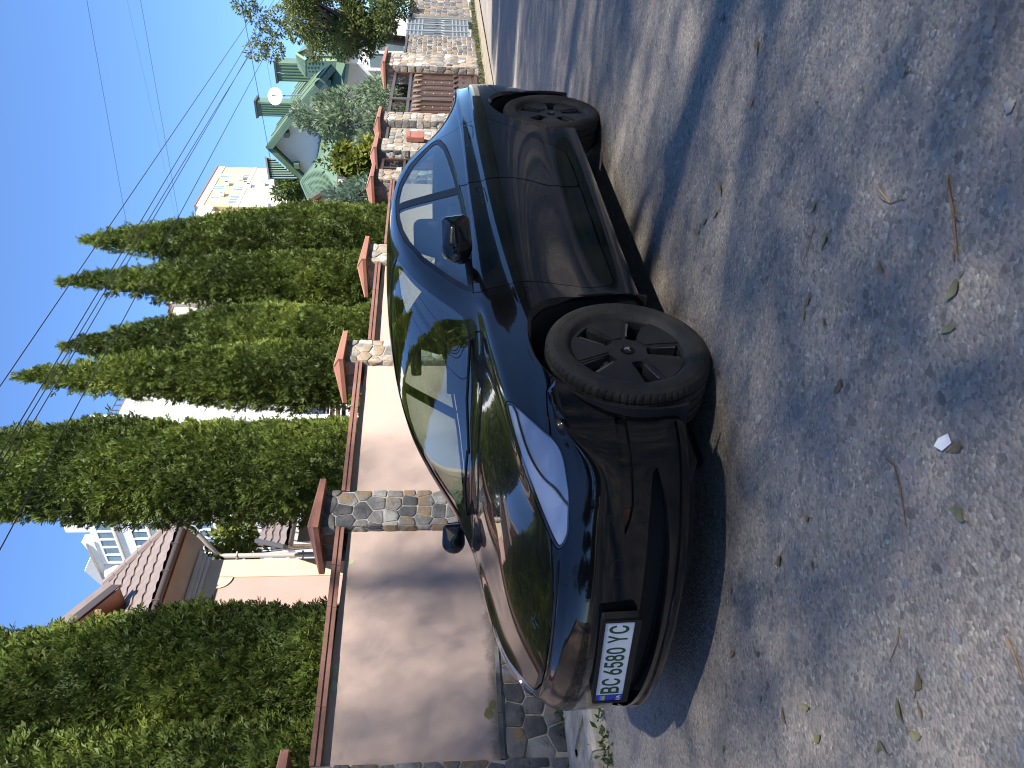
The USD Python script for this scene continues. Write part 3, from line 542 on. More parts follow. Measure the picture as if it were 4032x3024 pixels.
# outlines, in (y, z) for the sides and (x, y) for the top
DLO = [(.50, .945), (.525, .957), (.74, 1.062), (.994, 1.186), (1.278, 1.29), (1.45, 1.328), (1.593, 1.349), (1.838, 1.364), (2.046, 1.349), (2.269, 1.296), (2.42, 1.22), (2.52, 1.160), (2.53, 1.13), (2.49, 1.105), (2.314, 1.066), (2.12, 1.040), (1.808, 1.008), (1.438, .975), (1.141, .958), (.891, .949)]
GL = [(.575, .962), (.765, 1.055), (1.025, 1.178), (1.248, 1.258), (1.40, 1.297), (1.561, 1.323), (1.814, 1.343), (2.003, 1.327), (2.2, 1.275), (2.357, 1.202), (2.45, 1.152), (2.455, 1.135), (2.435, 1.118), (2.297, 1.082), (2.093, 1.055), (1.803, 1.024), (1.434, .990), (1.153, .973), (.9, .962)]
gp = Polygon(GL); FG = gp.intersection(Polygon([(0, 0), (1.50, .80), (1.722, 1.5), (0, 2)])); RG = gp.intersection(Polygon([(1.60, .80), (1.80, 1.5), (3, 2), (3, 0)]))
FD = [(.50, .944), (.455, .915), (.444, .848), (.425, .74), (.45, .6), (.475, .5), (.483, .32), (.50, .304), (1.57, .312), (1.60, .33), (1.655, .43), (1.63, .50), (1.58, .66), (1.555, .83), (1.60, .93), (1.645, .9885), (1.438, .970), (1.141, .953), (.891, .944)]
RD = [(1.652, .9885), (1.607, .93), (1.562, .83), (1.587, .66), (1.637, .5), (1.662, .43), (1.607, .33), (1.62, .313), (1.896, .318), (2.06, .328), (2.13, .35), (2.212, .39), (2.333, .555), (2.424, .684), (2.485, .76), (2.51, .86), (2.53, .98), (2.535, 1.125), (2.49, 1.101), (2.314, 1.062), (2.12, 1.036), (1.808, 1.003)]
WS = [(0, .40), (.3, .412), (.5, .44), (.62, .478), (.668, .53), (.655, .62), (.627, .76), (.605, .89), (.585, 1.02), (.562, 1.2), (.53, 1.34), (.42, 1.42), (.2, 1.46), (0, 1.47)]
HD = [(0, -.797), (.17, -.788), (.29, -.767), (.40, -.722), (.455, -.69), (.50, -.655), (.55, -.57), (.61, -.44), (.66, -.3), (.69, -.19), (.715, 0), (.725, .2), (.70, .36), (.66, .415), (.5, .395), (.3, .375), (0, .365)]
mir = lambda L: list(L) + [(-x, y) for x, y in L[::-1] if abs(x) > 1e-9]
RW = mir([(0, 2.36), (.3, 2.37), (.50, 2.40), (.53, 2.5), (.52, 2.8), (.50, 3.02), (.42, 3.12), (.2, 3.17), (0, 3.18)])
RFG = mir([(0, 1.50), (.2, 1.49), (.42, 1.455), (.51, 1.41), (.53, 1.6), (.54, 2.0), (.52, 2.33), (.3, 2.345), (0, 2.34)])
TRK = mir([(0, 3.22), (.22, 3.21), (.46, 3.15), (.56, 3.10), (.63, 3.3), (.60, 3.6), (.56, 3.9), (0, 3.95)])
top = lambda L, g=0.0, z0=.5, z1=1.7: prism(L, (1, 0, 0), (0, 1, 0), z0, z1, grow=g)
DV = np.array([.55, -.55, .63]); DV /= np.linalg.norm(DV); DU = np.cross([0, 0, 1.], DV); DU /= np.linalg.norm(DU); DW = np.cross(DV, DU)
HLO = np.array([(.719, -.176, .835), (.757, -.225, .813), (.782, -.322, .772), (.798, -.424, .723), (.803, -.475, .694), (.779, -.52, .665), (.713, -.575, .647), (.654, -.63, .637), (.589, -.674, .634), (.538, -.703, .638), (.488, -.712, .655), (.478, -.70, .675), (.506, -.64, .704), (.55, -.56, .738), (.605, -.44, .775), (.65, -.3, .81), (.685, -.2, .832)])
def hl(sg, g=0.0, d0=-.4, d1=.5):
    s = np.array([sg, 1, 1]); P = HLO*s; c = P.mean(0); u, v = (DU*s, DW*s) if sg > 0 else (-DU*s, DW*s); q = sm(np.c_[(P-c) @ u, (P-c) @ v], 70)
    if not Polygon(q).exterior.is_ccw: q = q[::-1]
    return prism(q, u, v, d0, d1, o=c, grow=g)
skin = shell(0, .02)
cyl = lambda r0, r1, y, x0, x1: m3.Manifold.cylinder(x1-x0, r0, r1, 96).transform(np.array([[0, 0, 1, x0], [1, 0, 0, y], [0, 1, 0, .3345]], float))
arch = m3.Manifold()
for y0 in (0.0, 2.875):
    for sg in (1, -1):
        a = cyl(.394, .394, y0, .45, 1.2) + cyl(.394, .455, y0, .882, .94)
        arch = arch + (a if sg > 0 else a.mirror((1, 0, 0)))
skin = skin - arch
FBP = [(-1.3, -.2), (-.28, -.2), (-.28, .45), (-.225, .66), (-.25, .682), (-.309, .699), (-.392, .703), (-.469, .696), (-.60, .690), (-1.3, .690)]
RBP = [(4.3, -.2), (3.2, -.2), (3.2, .5), (3.12, .70), (3.3, .74), (3.6, .78), (4.3, .80)]
whole = lambda L, g=0.0: prism(L, **YZ, h0=-1.3, h1=1.3, grow=g)
INT = mir([(0, .252), (.3, .256), (.52, .264), (.65, .28), (.77, .318), (.745, .348), (.6, .362), (.4, .366), (0, .366)]); fr = lambda L, g=0.0: prism(L, (1, 0, 0), (0, 0, 1), .35, 1.2, grow=g)     # u x v = -y: from y=-.35 to -1.2
SL = [(.845, .462), (.845, .418), (.72, .410), (.655, .408), (.60, .422), (.562, .439), (.60, .447), (.655, .452), (.72, .459)]
sl = lambda sg, g=0.0: fr([(sg*x, z) for x, z in SL][::sg], g)
for sg in (1, -1): skin = skin - hl(sg, .003)
hoodp = mir(HD)
b0 = skin - side2(DLO, .0) - top(mir(WS), 0, .85) - top(RW, 0, .9) - top(RFG, 0, 1.2)
bump = b0 ^ whole(FBP, -.0025); rbump = b0 ^ whole(RBP, -.0025); rest = b0 - whole(FBP, .0025) - whole(RBP, .0025)
hood = b0 ^ top(hoodp, -.0035, .6); rest = rest - top(hoodp, .003)
bump = bump - top(hoodp, .003, .6)
bump = bump - fr(INT) - sl(1) - sl(-1)
trunk = rest ^ top(TRK, -.003, .85); rest = rest - top(TRK, .003, .85)
HND = [[(1.515, .892), (1.505, .873), (1.46, .858), (1.30, .848), (1.288, .856), (1.292, .868), (1.38, .874), (1.44, .884), (1.47, .897), (1.508, .902)], [(2.468, .931), (2.458, .91), (2.40, .893), (2.245, .897), (2.232, .905), (2.236, .916), (2.32, .919), (2.385, .926), (2.42, .938), (2.46, .942)]]
doors = {}
for sg in (1, -1):
    for nm, L, h in (('front', FD, 0), ('rear', RD, 1)):
        d = rest ^ side1(L, sg, -.0025, .55); hd = side1(HND[h], sg, .0035, .7); doors[sg, nm] = (d - hd, d ^ side1(HND[h], sg, -.0005, .7))
    rest = rest - side1(FD, sg, .0025, .55) - side1(RD, sg, .0025, .55)
rep = {sg: rest ^ side1([(.385, .785), (.27, .755), (.375, .70)], sg, 0, .7) for sg in (1, -1)}
rest = rest - side2([(.385, .785), (.27, .755), (.375, .70)], .002, .7)
cpart(car, 'body_shell', rest, 'black_paint'); cpart(car, 'hood', hood, 'black_paint'); cpart(car, 'front_bumper', bump, 'black_paint'); cpart(car, 'rear_bumper', rbump, 'lower_paint'); cpart(car, 'trunk_lid', trunk, 'black_paint')
glass, trim = shell(.005, .009), shell(.0025, .02)
tr_ = trim ^ side2(DLO, -.0005)
for g in (FG, RG): tr_ = tr_ - side2(list(g.exterior.coords)[:-1], 0)
for sg in (1, -1): cpart(car, 'window_trim', tr_ ^ m3.Manifold.cube((1.2, 5, 2)).translate((0 if sg > 0 else -1.2, -1, 0)), 'black_trim')
for sg in (1, -1):
    for nm, g in (('front', FG), ('rear', RG)):
        d = cpart(car, 'door', doors[sg, nm][0], 'lower_paint'); cpart(d, 'door_handle', doors[sg, nm][1], 'black_paint')
        cpart(d, 'side_window', glass ^ side1(list(g.exterior.coords)[:-1], sg, .004), 'car_glass', sheet=True)
    cpart(car, 'side_camera', rep[sg], 'gloss_black')
cpart(car, 'windshield', glass ^ top(mir(WS), -.001, .85), 'shield_glass', sheet=True); cpart(car, 'rear_window', glass ^ top(RW, -.001, .9), 'car_glass', sheet=True); cpart(car, 'roof_glass', trim ^ top(RFG, -.001, 1.2), 'gloss_black')
ws_in = [(x*.93, .47 + (y-.40)*.93 + .0) for x, y in WS]; cpart(car, 'glass_border', shell(.0095, .012) ^ (top(mir(WS), -.002, .85) - top(mir([(x*.93 if x else 0, y+.055 if y < .6 else y-.04 if y > 1.3 else y) for x, y in WS]), 0, .85)), 'matt_black')
lensS, bowlS, wallS = shell(.0015, .005), shell(.028, .032), shell(.004, .034)
for sg in (1, -1):
    h = group_part(car, 'headlight'); cpart(h, 'lens', lensS ^ hl(sg, -.0005), 'lamp_glass', sheet=True); cpart(h, 'reflector', bowlS ^ hl(sg, -.006), 'lamp_dark'); blade = prism([(sg*x, y) for x, y in [(.73, -.15), (.732, -.25), (.675, -.42), (.60, -.69), (.3, -.78), (.3, -.1)]][::-sg], (1, 0, 0), (0, 1, 0), .4, 1.2); cpart(h, 'light_housing', shell(.012, .016) ^ hl(sg, -.012) ^ blade, 'lamp_inner'); cpart(h, 'lower_housing', shell(.024, .028) ^ hl(sg, -.014) - blade, 'lamp_silver'); cpart(h, 'surround', wallS ^ (hl(sg, -.001) - hl(sg, -.005)), 'lamp_dark')
    s = np.array([sg, 1, 1])
    part(h, 'daytime_light', tube(np.array([(.70, -.235, .80), (.655, -.34, .778), (.615, -.44, .748), (.575, -.53, .715), (.545, -.6, .685), (.55, -.655, .655)])*s - np.array([0, -.012, .012]), .009, 8), 'drl_white', smooth=True)
    for c, r in (((.70, -.40, .715), .03), ((.645, -.50, .69), .03)): part(h, 'projector', trimesh.creation.icosphere(2, r).apply_translation(np.array(c)*s + (0, .02, -.02)), 'lamp_dark', smooth=True)
    part(h, 'light_blade', tube(np.array([(.72, -.30, .765), (.745, -.36, .735), (.755, -.42, .71)])*s + (0, .01, -.012), .006, 8), 'drl_white', smooth=True)
    tl = group_part(car, 'tail_light'); cpart(tl, 'lens', shell(-.001, .004) ^ prism([(sg*.42, .93), (sg*.80, .90), (sg*.93, .97), (sg*.80, 1.0), (sg*.45, .99)][::sg], (-1, 0, 0), (0, 0, 1), 3.3, 4.2) if False else shell(-.0015, .004) ^ m3.Manifold.cube((.5, .6, .09)).translate((.42 if sg > 0 else -.92, 3.48, .88)), 'tail_red')
# bumper openings
cpart(car, 'intake_mesh', shell(.07, .075) ^ fr(INT, .02), 'matt_black'); cpart(car, 'intake_lip', shell(.0, .07) ^ (fr(INT, 0) - fr(INT, -.008)), 'gloss_black')
for sg in (1, -1):
    q = cpart(car, 'fog_recess', shell(.016, .02) ^ sl(sg, .004), 'gloss_black'); cpart(q, 'amber_marker', shell(.0145, .016) ^ sl(sg, -.004) ^ m3.Manifold.cube((.07, 1, 1)).translate((.565 if sg > 0 else -.635, -1.2, .2)), 'amber')
ring = m3.Manifold.cylinder(.4, .036, .036, 40) - m3.Manifold.cylinder(.4, .0335, .0335, 40)
cpart(car, 'tow_cover', shell(-.0006, .003) ^ ring.transform(np.array([[1, 0, 0, .445], [0, 0, 1, -1.0], [0, -1, 0, .46]], float)), 'matt_black')
for y in (.10, -.10): pass
for x in (-.62, .62): cpart(car, 'parking_sensor', shell(-.0008, .003) ^ m3.Manifold.cylinder(.5, .012, .012, 24).transform(np.array([[1, 0, 0, x], [0, 0, 1, -1.1], [0, -1, 0, .50]], float)), 'black_trim')
part(car, 'underbody', rbox((0, 1.5, .20), (1.5, 4.1, .09), .03, 8), 'matt_black'); part(car, 'front_skirt', m3.Manifold.hull_points(np.array([(sx*x, y, z) for sx in (1, -1) for x, y in ((.0, -.70), (.4, -.68), (.68, -.52), (.74, -.30)) for z in (.15, .21)], np.float32)), 'matt_black')
for y0 in (0.0, 2.875):
    for sg in (1, -1):
        l = (m3.Manifold.cylinder(.44, .415, .415, 64) - m3.Manifold.cylinder(.44, .403, .403, 64)).transform(np.array([[0, 0, 1, .44], [1, 0, 0, y0], [0, 1, 0, .3345]], float)) - m3.Manifold.cube((2, 2, 1)).translate((-.5, y0-1, -.82)) + cyl(.41, .41, y0, .44, .46)
        part(car, 'wheel_liner', l if sg > 0 else l.mirror((1, 0, 0)), 'matt_black')
# wheels
def wheel(y0, sg, ang, label=None):
    w = group_part(car, 'wheel', label); ax, c = np.array([sg, 0, 0.]), np.array([sg*.767, y0, .3345])
    prof = [(.225, -.105), (.262, -.118), (.30, -.119), (.322, -.108), (.333, -.09), (.3345, -.072), (.327, -.070), (.327, -.064), (.3345, -.062), (.3345, -.03), (.326, -.028), (.326, -.02), (.3345, -.018), (.3345, .018), (.326, .02), (.326, .028), (.3345, .03), (.3345, .062), (.327, .064), (.327, .070), (.3345, .072), (.3335, .088), (.329, .1), (.322, .109), (.305, .1165), (.302, .1178), (.285, .1178), (.283, .1165), (.262, .115), (.25, .110), (.243, .104), (.236, .092), (.225, .08)]
    seg = 288; t = revolve(prof, ax, c, seg); V = t.vertices.reshape(seg, len(prof), 3); an = np.arange(seg)
    for i, (r, h) in enumerate(prof):
        if r > .3285: 
            cut = (an % 4 == 0) if abs(h) > .06 else (an % 8 == (0 if h > 0 else 4)); d = V[:, i] - c; d = d - (d @ ax)[:, None]*ax; V[cut, i] -= d[cut]/r*.004
    t.vertices = V.reshape(-1, 3); t = t if t.face_normals[0] @ (t.triangles_center[0]-c) > -1 else t
    part(w, 'tyre', t, 'rubber', smooth=28)
    part(w, 'rim', revolve([(.21, -.09), (.222, -.02), (.226, .07), (.238, .094), (.2425, .0985), (.2455, .097), (.247, .09)], ax, c, 72), 'cover_grey', smooth=40)
    part(w, 'brake_disc', revolve([(.0, .01), (.165, .01), (.17, .0), (.17, -.02)], ax, c, 48), 'alloy', smooth=30); part(w, 'rim_back', revolve([(0, -.05), (.22, -.05)], ax, c, 40), 'matt_black')
    u, v = np.array([0, -sg, 0.]), np.array([0, 0, 1.])          # u x v = -sg x ... outward
    if np.cross(u, v) @ ax < 0: u = -u
    P = lambda pg, h, h0: place(extr(pg, h), c + ax*h0, u, v)
    rot = lambda pg, k: affinity.rotate(pg, math.degrees(ang) + 72*k, origin=(0, 0))
    slot = Polygon(sm([(-.020, .082), (.022, .080), (.026, .10), (.046, .205), (.040, .215), (-.030, .214), (-.037, .205), (-.024, .10)], 48)); disc = shapely.Point(0, 0).buffer(.2375, quad_segs=24)
    slots = shapely.union_all([rot(slot, k) for k in range(5)])
    cv = part(w, 'wheel_cover', P(disc.difference(slots), .034, .050), 'cover_grey', smooth=30)
    pet = Polygon([(r*math.sin(a), r*math.cos(a)) for r, a in [(.084, math.radians(21)), (.13, math.radians(17.5)), (.2315, math.radians(14.5))] + [(.2315, math.radians(x)) for x in np.linspace(17, 55, 12)] + [(.2315, math.radians(58.5)), (.13, math.radians(53)), (.084, math.radians(49))]])
    for k in range(5):
        part(cv, 'cover_petal', P(rot(pet, k).buffer(-.002), .0045, .0845), 'cover_grey')
        s0 = rot(Polygon([(-.0355, .205), (-.025, .105), (-.018, .100), (-.026, .205)]), k); part(cv, 'slot_blade', P(s0, .058, .024), 'cover_shine')
        s1 = rot(Polygon([(.046, .205), (.028, .105), (.022, .108), (.034, .21)]), k); part(cv, 'slot_blade', P(s1, .04, .04), 'cover_grey')
    hubc = part(w, 'hub_cap', revolve([(.0, .0915), (.024, .0915), (.0285, .089), (.029, .08)], ax, c, 32), 'gloss_black', smooth=30)
    part(hubc, 'emblem', P(affinity.rotate(affinity.scale(TEM, .62, .62, origin=(0, 0)), -62, origin=(0, 0)), .001, .0917), 'chrome')
_arc = [(.030*math.sin(a), -.011 + .030*math.cos(a)) for a in np.linspace(-1.1, 1.1, 11)]; _arc2 = [(.024*math.sin(a), -.0115 + .024*math.cos(a)) for a in np.linspace(1.1, -1.1, 11)]
TEM = shapely.union_all([Polygon(_arc + _arc2), Polygon([(-.019, .003), (-.006, .0085), (.006, .0085), (.019, .003), (.013, -.001), (.006, .001), (0, -.036), (-.006, .001), (-.013, -.001)])])
for y0 in (0.0, 2.875):
    for sg in (1, -1): wheel(y0, sg, {(0, 1): .62, (2.875, 1): .9}.get((int(y0) if y0 == 0 else y0, sg), .2))
# emblem on the nose
o = np.array([0, -.672, .7245]); vv = np.array([0, .115, .040]); vv /= np.linalg.norm(vv); part(car, 'emblem', place(extr(TEM, .003), o, (1, 0, 0), vv), 'chrome')
# mirrors
for sg in (1, -1):
    s = np.array([sg, 1, 1]); mh = hull([(np.array(p)*s, r) for p, r in (((.915, .655, .988), .034), ((.925, .665, 1.052), .030), ((1.06, .705, 1.062), .026), ((1.065, .705, .992), .032), ((.985, .615, 1.018), .07), ((.935, .62, 1.0), .036), ((1.05, .645, 1.026), .044))], 40)
    mm = part(car, 'mirror', mh, 'black_paint', smooth=50); part(mm, 'mirror_foot', hull([(np.array(p)*s, r) for p, r in (((.80, .60, .945), .022), ((.80, .72, .952), .016), ((.90, .65, .966), .016))], 16), 'black_trim', smooth=50)
    part(mm, 'mirror_glass', m3.Manifold.hull_points(np.array([np.array(p)*s for p in ((.90, .695, .98), (.905, .69, 1.055), (1.05, .728, 1.055), (1.045, .73, .975), (.90, .70, .98), (.905, .695, 1.055), (1.05, .733, 1.055), (1.045, .735, .975))], np.float32)), 'chrome')
# wipers
cpart(car, 'splitter', shell(-.012, .004) ^ m3.Manifold.cube((2, .52, .03)).translate((-1, -.95, .205)), 'gloss_black')
for a, b in (((.60, .44, .955), (-.02, .345, .952)), ((-.02, .36, .958), (-.56, .43, .952))): part(car, 'wiper', tube([a, (np.array(a)+b)/2 + (0, -.005, .012), b], .008, 6), 'black_trim')
# number plate
PR = math.radians(2.2); pu, pv = np.array([math.cos(PR), 0, math.sin(PR)]), np.array([-math.sin(PR), 0, math.cos(PR)]); po = np.array([0, -.867, .428])
pl = part(car, 'number_plate', place(extr(Polygon([(-.26, -.056), (.26, -.056), (.26, .056), (-.26, .056)]), .002), po, pu, pv), 'plate_white')
fr_ = Polygon([(-.272, -.078), (.272, -.078), (.272, .066), (-.272, .066)]).buffer(-.012).buffer(.012); part(pl, 'plate_frame', place(extr(fr_.difference(sbox(-.258, -.054, .258, .054)), .010), po + (0, .004, 0), pu, pv), 'black_trim'); part(pl, 'plate_backing', place(extr(fr_.buffer(-.002), .03), po + (0, .035, 0), pu, pv), 'matt_black')
part(pl, 'country_band', place(extr(sbox(-.258, -.054, -.216, .054), .0006), po - (0, .0021, 0), pu, pv), 'plate_blue'); part(pl, 'flag', place(extr(sbox(-.253, .026, -.2225, .036), .0004), po - (0, .0029, 0), pu, pv), 'flag_blue'); part(pl, 'flag', place(extr(sbox(-.253, .0155, -.2225, .0258), .0004), po - (0, .0029, 0), pu, pv), 'flag_yellow')
def lettering(txt, x0, x1, z0, z1, bold=True):
    t = meshkit.text_mesh(txt, 1.0, .01, bold); b = t.bounds; t.vertices = (t.vertices - b[0])/(b[1]-b[0])*[x1-x0, z1-z0, .0006] + [x0, z0, 0]; return place(t, po - (0, .0022, 0), pu, pv)
part(pl, 'lettering', cat_([lettering(c, a, b, -.037, .037) for c, a, b in (('B', -.207, -.160), ('C', -.152, -.103), ('6', -.078, -.037), ('5', -.029, .009), ('8', .015, .054), ('0', .061, .101), ('Y', .131, .177), ('C', .188, .237))]), 'plate_green')
q = lettering('UA', -.254, -.223, -.046, -.030); q.vertices -= (0, .0009, 0); part(pl, 'country_letters', q, 'plate_white')
# cabin
part(car, 'floor_pan', bx(-.70, .70, .3, 3.0, .25, .27), 'matt_black')
part(car, 'dashboard', hull([((x, y, z), r) for x in (-.66, .66) for y, z, r in ((.78, .88, .03), (1.02, .84, .05), (1.05, .62, .04), (.75, .6, .04))], 12), 'seat_black', smooth=40)
part(car, 'screen', rbox((0, 1.04, .95), (.37, .02, .22), .008, 8), 'gloss_black', smooth=30)
swc = np.array([.37, 1.13, .90]); part(car, 'steering_wheel', trimesh.creation.torus(.178, .015, 40, 10).apply_transform(trimesh.transformations.rotation_matrix(math.radians(-65), (1, 0, 0))).apply_translation(swc), 'matt_black', smooth=True)
for x in (.37, -.37):
    se = group_part(car, 'seat'); part(se, 'cushion', hull([((x+a, y, z), .06) for a in (-.19, .19) for y, z in ((1.15, .50), (1.60, .46))], 14), 'seat_black', smooth=50)
    part(se, 'seatback', hull([((x+a, y, z), r) for a, y, z, r in ((-.18, 1.66, .50, .07), (.18, 1.66, .50, .07), (-.19, 1.78, .80, .07), (.19, 1.78, .80, .07), (-.13, 1.88, 1.04, .05), (.13, 1.88, 1.04, .05))], 14), 'seat_black', smooth=50)
    part(se, 'headrest', hull([((x+a, y, z), .045) for a, y, z in ((-.09, 1.90, 1.11), (.09, 1.90, 1.11), (-.07, 1.93, 1.22), (.07, 1.93, 1.22))], 14), 'seat_black', smooth=50)
rs = group_part(car, 'seat', 'rear bench seat'); part(rs, 'cushion', hull([((a, y, z), .07) for a in (-.55, .55) for y, z in ((2.0, .52), (2.45, .50))], 14), 'seat_black', smooth=50); part(rs, 'seatback', hull([((a, y, z), .07) for a in (-.52, .52) for y, z in ((2.50, .55), (2.72, .98))], 14), 'seat_black', smooth=50)
for x in (-.36, 0, .36): part(rs, 'headrest', hull([((x+a, 2.74, z), .04) for a in (-.08, .08) for z in (1.04, 1.10)], 12), 'seat_black', smooth=50)
part(car, 'parcel_shelf', bx(-.6, .6, 2.75, 3.2, .96, .98), 'seat_black'); part(car, 'rear_mirror', rbox((0, 1.12, 1.235), (.22, .03, .06), .012, 10), 'black_trim', smooth=40)
# ------------------------------------------------------------------ plants
def at(px, py, d):
    """the point that stands at a pixel of the 4032 x 3024 frame, d metres along the view axis"""
    u, v = 3024 - py, px
    return EYE + d*(FW + (u-1512)/3094.8*RT - (v-2016)/3094.8*UP)
def sprays(C, A, size, rng, leaflets=6, width=.2, spread=1.15, droop=0.0):
    """fans of narrow leaflets: C roots, A directions, size lengths"""
    n = len(C); A = A/np.linalg.norm(A, axis=1, keepdims=True); R = rng.normal(size=(n, 3)); S = np.cross(A, R); S /= np.linalg.norm(S, axis=1, keepdims=True); Nn = np.cross(A, S)
    V = [C[:, None]]; ang = np.linspace(-spread/2, spread/2, leaflets)
    for a in ang:
        aa = a + rng.normal(0, .14, n); L = size*rng.uniform(.65, 1.1, n)*(1 - .3*abs(a)/spread)
        d = A*np.cos(aa)[:, None] + S*np.sin(aa)[:, None] + Nn*rng.normal(0, .16, n)[:, None]; sd = S*np.cos(aa)[:, None] - A*np.sin(aa)[:, None]
        tip = C + d*L[:, None]; tip[:, 2] -= droop*L; mid = C + d*(L*.58)[:, None]; w = (L*width*.5)[:, None]*sd
        V += [mid[:, None]-w[:, None], mid[:, None]+w[:, None], tip[:, None]]
    V = np.concatenate(V, 1); k = V.shape[1]; base = np.arange(n)[:, None]*k; F = []
    for i in range(leaflets):
        j = 1 + 3*i; F += [np.hstack([base, base+j, base+j+1]), np.hstack([base+j, base+j+2, base+j+1])]
    return V.reshape(-1, 3), np.vstack(F)
def merge(L): 
    o = 0; VV, FF = [], []
    for V, F in L: VV.append(V); FF.append(F+o); o += len(V)
    return np.vstack(VV), np.vstack(FF)
def fans(C, A, size, rng, leaflets=6, width=.17, spread=1.3):
    """small flat sprays of scale leaves, one sliver each, sharing a root"""
    n = len(C); A = A/np.linalg.norm(A, axis=1, keepdims=True); S = np.cross(A, rng.normal(size=(n, 3))); S /= np.linalg.norm(S, axis=1, keepdims=True); Nn = np.cross(A, S); V = [C[:, None]]
    for a in np.linspace(-spread/2, spread/2, leaflets):
        aa = a + rng.normal(0, .16, n); L = (size*rng.uniform(.55, 1.15, n)*(1 - .35*abs(a)/spread))[:, None]; d = A*np.cos(aa)[:, None] + S*np.sin(aa)[:, None] + Nn*rng.normal(0, .22, n)[:, None]; sd = S*np.cos(aa)[:, None] - A*np.sin(aa)[:, None]
        t = C + d*L; V += [(t - sd*L*width*.5)[:, None], (t + sd*L*width*.5 - d*L*.25)[:, None]]
    V = np.concatenate(V, 1); k = V.shape[1]; b = np.arange(n)[:, None]*k
    return V.reshape(-1, 3), np.vstack([np.hstack([b, b+1+2*i, b+2+2*i]) for i in range(leaflets)])
def thuja(label, x, y, H, R, n, seed, z0=.15, taper=.42, low=.9, power=.72, group=None, tips=((0, 0, 0),)):
    """columns of foliage in tufts; tips: (dy, drop, -) extra leaders"""
    n = int(n*.84); rng = np.random.default_rng(seed); t = thing('thuja', label, 'thuja', (x, y, z0), group)
    def prof(z): s = np.clip((H-z)/(taper*H), 0, 1); return R*s**power*(low + (1-low)*np.clip(z/(.3*H), 0, 1))
    off = rng.uniform(0, 50, 3)
    def rad(th, z):
        p = np.stack([np.cos(th)*1.5, np.sin(th)*1.5, z*.9], -1) + off; q = np.stack([np.cos(th)*R*4.2, np.sin(th)*R*4.2, z*2.6], -1) + off
        return prof(z)*(1 + .2*(meshkit.fbm(p, 3, seed)-.5)) + .13*(meshkit.noise(q, seed)-.5)*np.clip((H-z)/1.0, 0, 1)
    nz, na = 80, 36; Z, T = np.meshgrid(np.linspace(.0, H*.98, nz), np.arange(na)*2*np.pi/na, indexing='ij'); rr = np.maximum(rad(T, Z)*.9 - .06, .004)
    V = np.stack([x + rr*np.cos(T), y + rr*np.sin(T), z0 + Z], -1).reshape(-1, 3); i, j = np.meshgrid(np.arange(nz-1), np.arange(na), indexing='ij'); q = np.stack([i*na+j, i*na+(j+1) % na, (i+1)*na+(j+1) % na, (i+1)*na+j], -1).reshape(-1, 4)
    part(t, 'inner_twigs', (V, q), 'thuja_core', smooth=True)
    m = n//22; zz = rng.uniform(0, H, m*4); zz = zz[rng.uniform(0, R, len(zz)) < prof(zz)+.06]; th = rng.uniform(0, 2*np.pi, len(zz)); back = (np.cos(th) < -.4) & (rng.random(len(zz)) < .75); zz, th = zz[~back][:m], th[~back][:m]; m = len(zz)
    r = rad(th, zz)*rng.uniform(.9, 1.0, m) - .05; out = np.stack([np.cos(th), np.sin(th), np.zeros(m)], -1); Ct = np.stack([x + r*np.cos(th), y + r*np.sin(th), z0 + zz], -1)
    At = out*rng.uniform(.5, 1, m)[:, None] + [0, 0, .9] + rng.normal(0, .25, (m, 3)); At /= np.linalg.norm(At, axis=1, keepdims=True); ln = rng.uniform(.08, .15, m)*np.clip(.5 + (H-zz)/1.5, .5, 1)
    k = np.repeat(np.arange(m), 16); f = rng.uniform(0, 1, len(k)); C = Ct[k] + At[k]*(f*ln[k])[:, None] + rng.normal(0, .045, (len(k), 3))*(1.15-f)[:, None]
    V, F = fans(C, At[k]*.8 + rng.normal(0, .42, (len(k), 3)) + [0, 0, .15], rng.uniform(.055, .10, len(k)), rng, 5, .23); 
    nc = int(n*.9); z2 = rng.uniform(0, H, nc*4); z2 = z2[rng.uniform(0, R, len(z2)) < prof(z2)+.05]; t2 = rng.uniform(0, 2*np.pi, len(z2)); bk = (np.cos(t2) < -.4) & (rng.random(len(z2)) < .8); z2, t2 = z2[~bk][:nc], t2[~bk][:nc]
    r2 = rad(t2, z2)*rng.uniform(.93, 1.03, len(z2)) - .03; V2, F2 = fans(np.stack([x + r2*np.cos(t2), y + r2*np.sin(t2), z0 + z2], -1), np.stack([np.cos(t2)*.7, np.sin(t2)*.7, np.full(len(z2), .75)], -1) + rng.normal(0, .35, (len(z2), 3)), rng.uniform(.045, .085, len(z2)), rng, 4, .29)
    V, F = merge([(V, F), (V2, F2)]); part(t, 'foliage', (V, F), 'thuja_leaf')
    if H < 8.5:
        V, F = fans(np.array([x, y, z0]) + np.c_[rng.normal(0, .03, (160, 2)), rng.uniform(H-.5, H+.02, 160)], np.c_[rng.normal(0, .3, (160, 2)), np.ones(160)], rng.uniform(.06, .12, 160), rng, 4); part(t, 'leader', (V, F), 'thuja_leaf')
    part(t, 'trunk', tube([(x, y, -.1), (x, y, H*.4)], [.09, .05], 8), 'bark'); return t
XT = -4.5
thuja('dark shaded thuja filling the left edge above the pink wall, tallest and nearest', XT, .62, 8.2, .78, 32000, 101, taper=.45)
thuja('dark shaded thuja behind the first, its right flank against the pink house', XT, 1.95, 7.7, .72, 34000, 102, taper=.55)
thuja('broad thuja standing alone behind the grey pillar, top out of the frame', XT, 4.93, 9.6, .655, 42000, 103, taper=.45)
thuja('tallest pointed thuja of the middle pair, left of the gap with white flats', XT, 6.95, 7.0, .52, 24000, 104, z0=.2, taper=.5)
thuja('thuja with a forked double tip, right one of the middle pair', XT-.1, 7.9, 6.75, .64, 28000, 105, z0=.2, taper=.4)
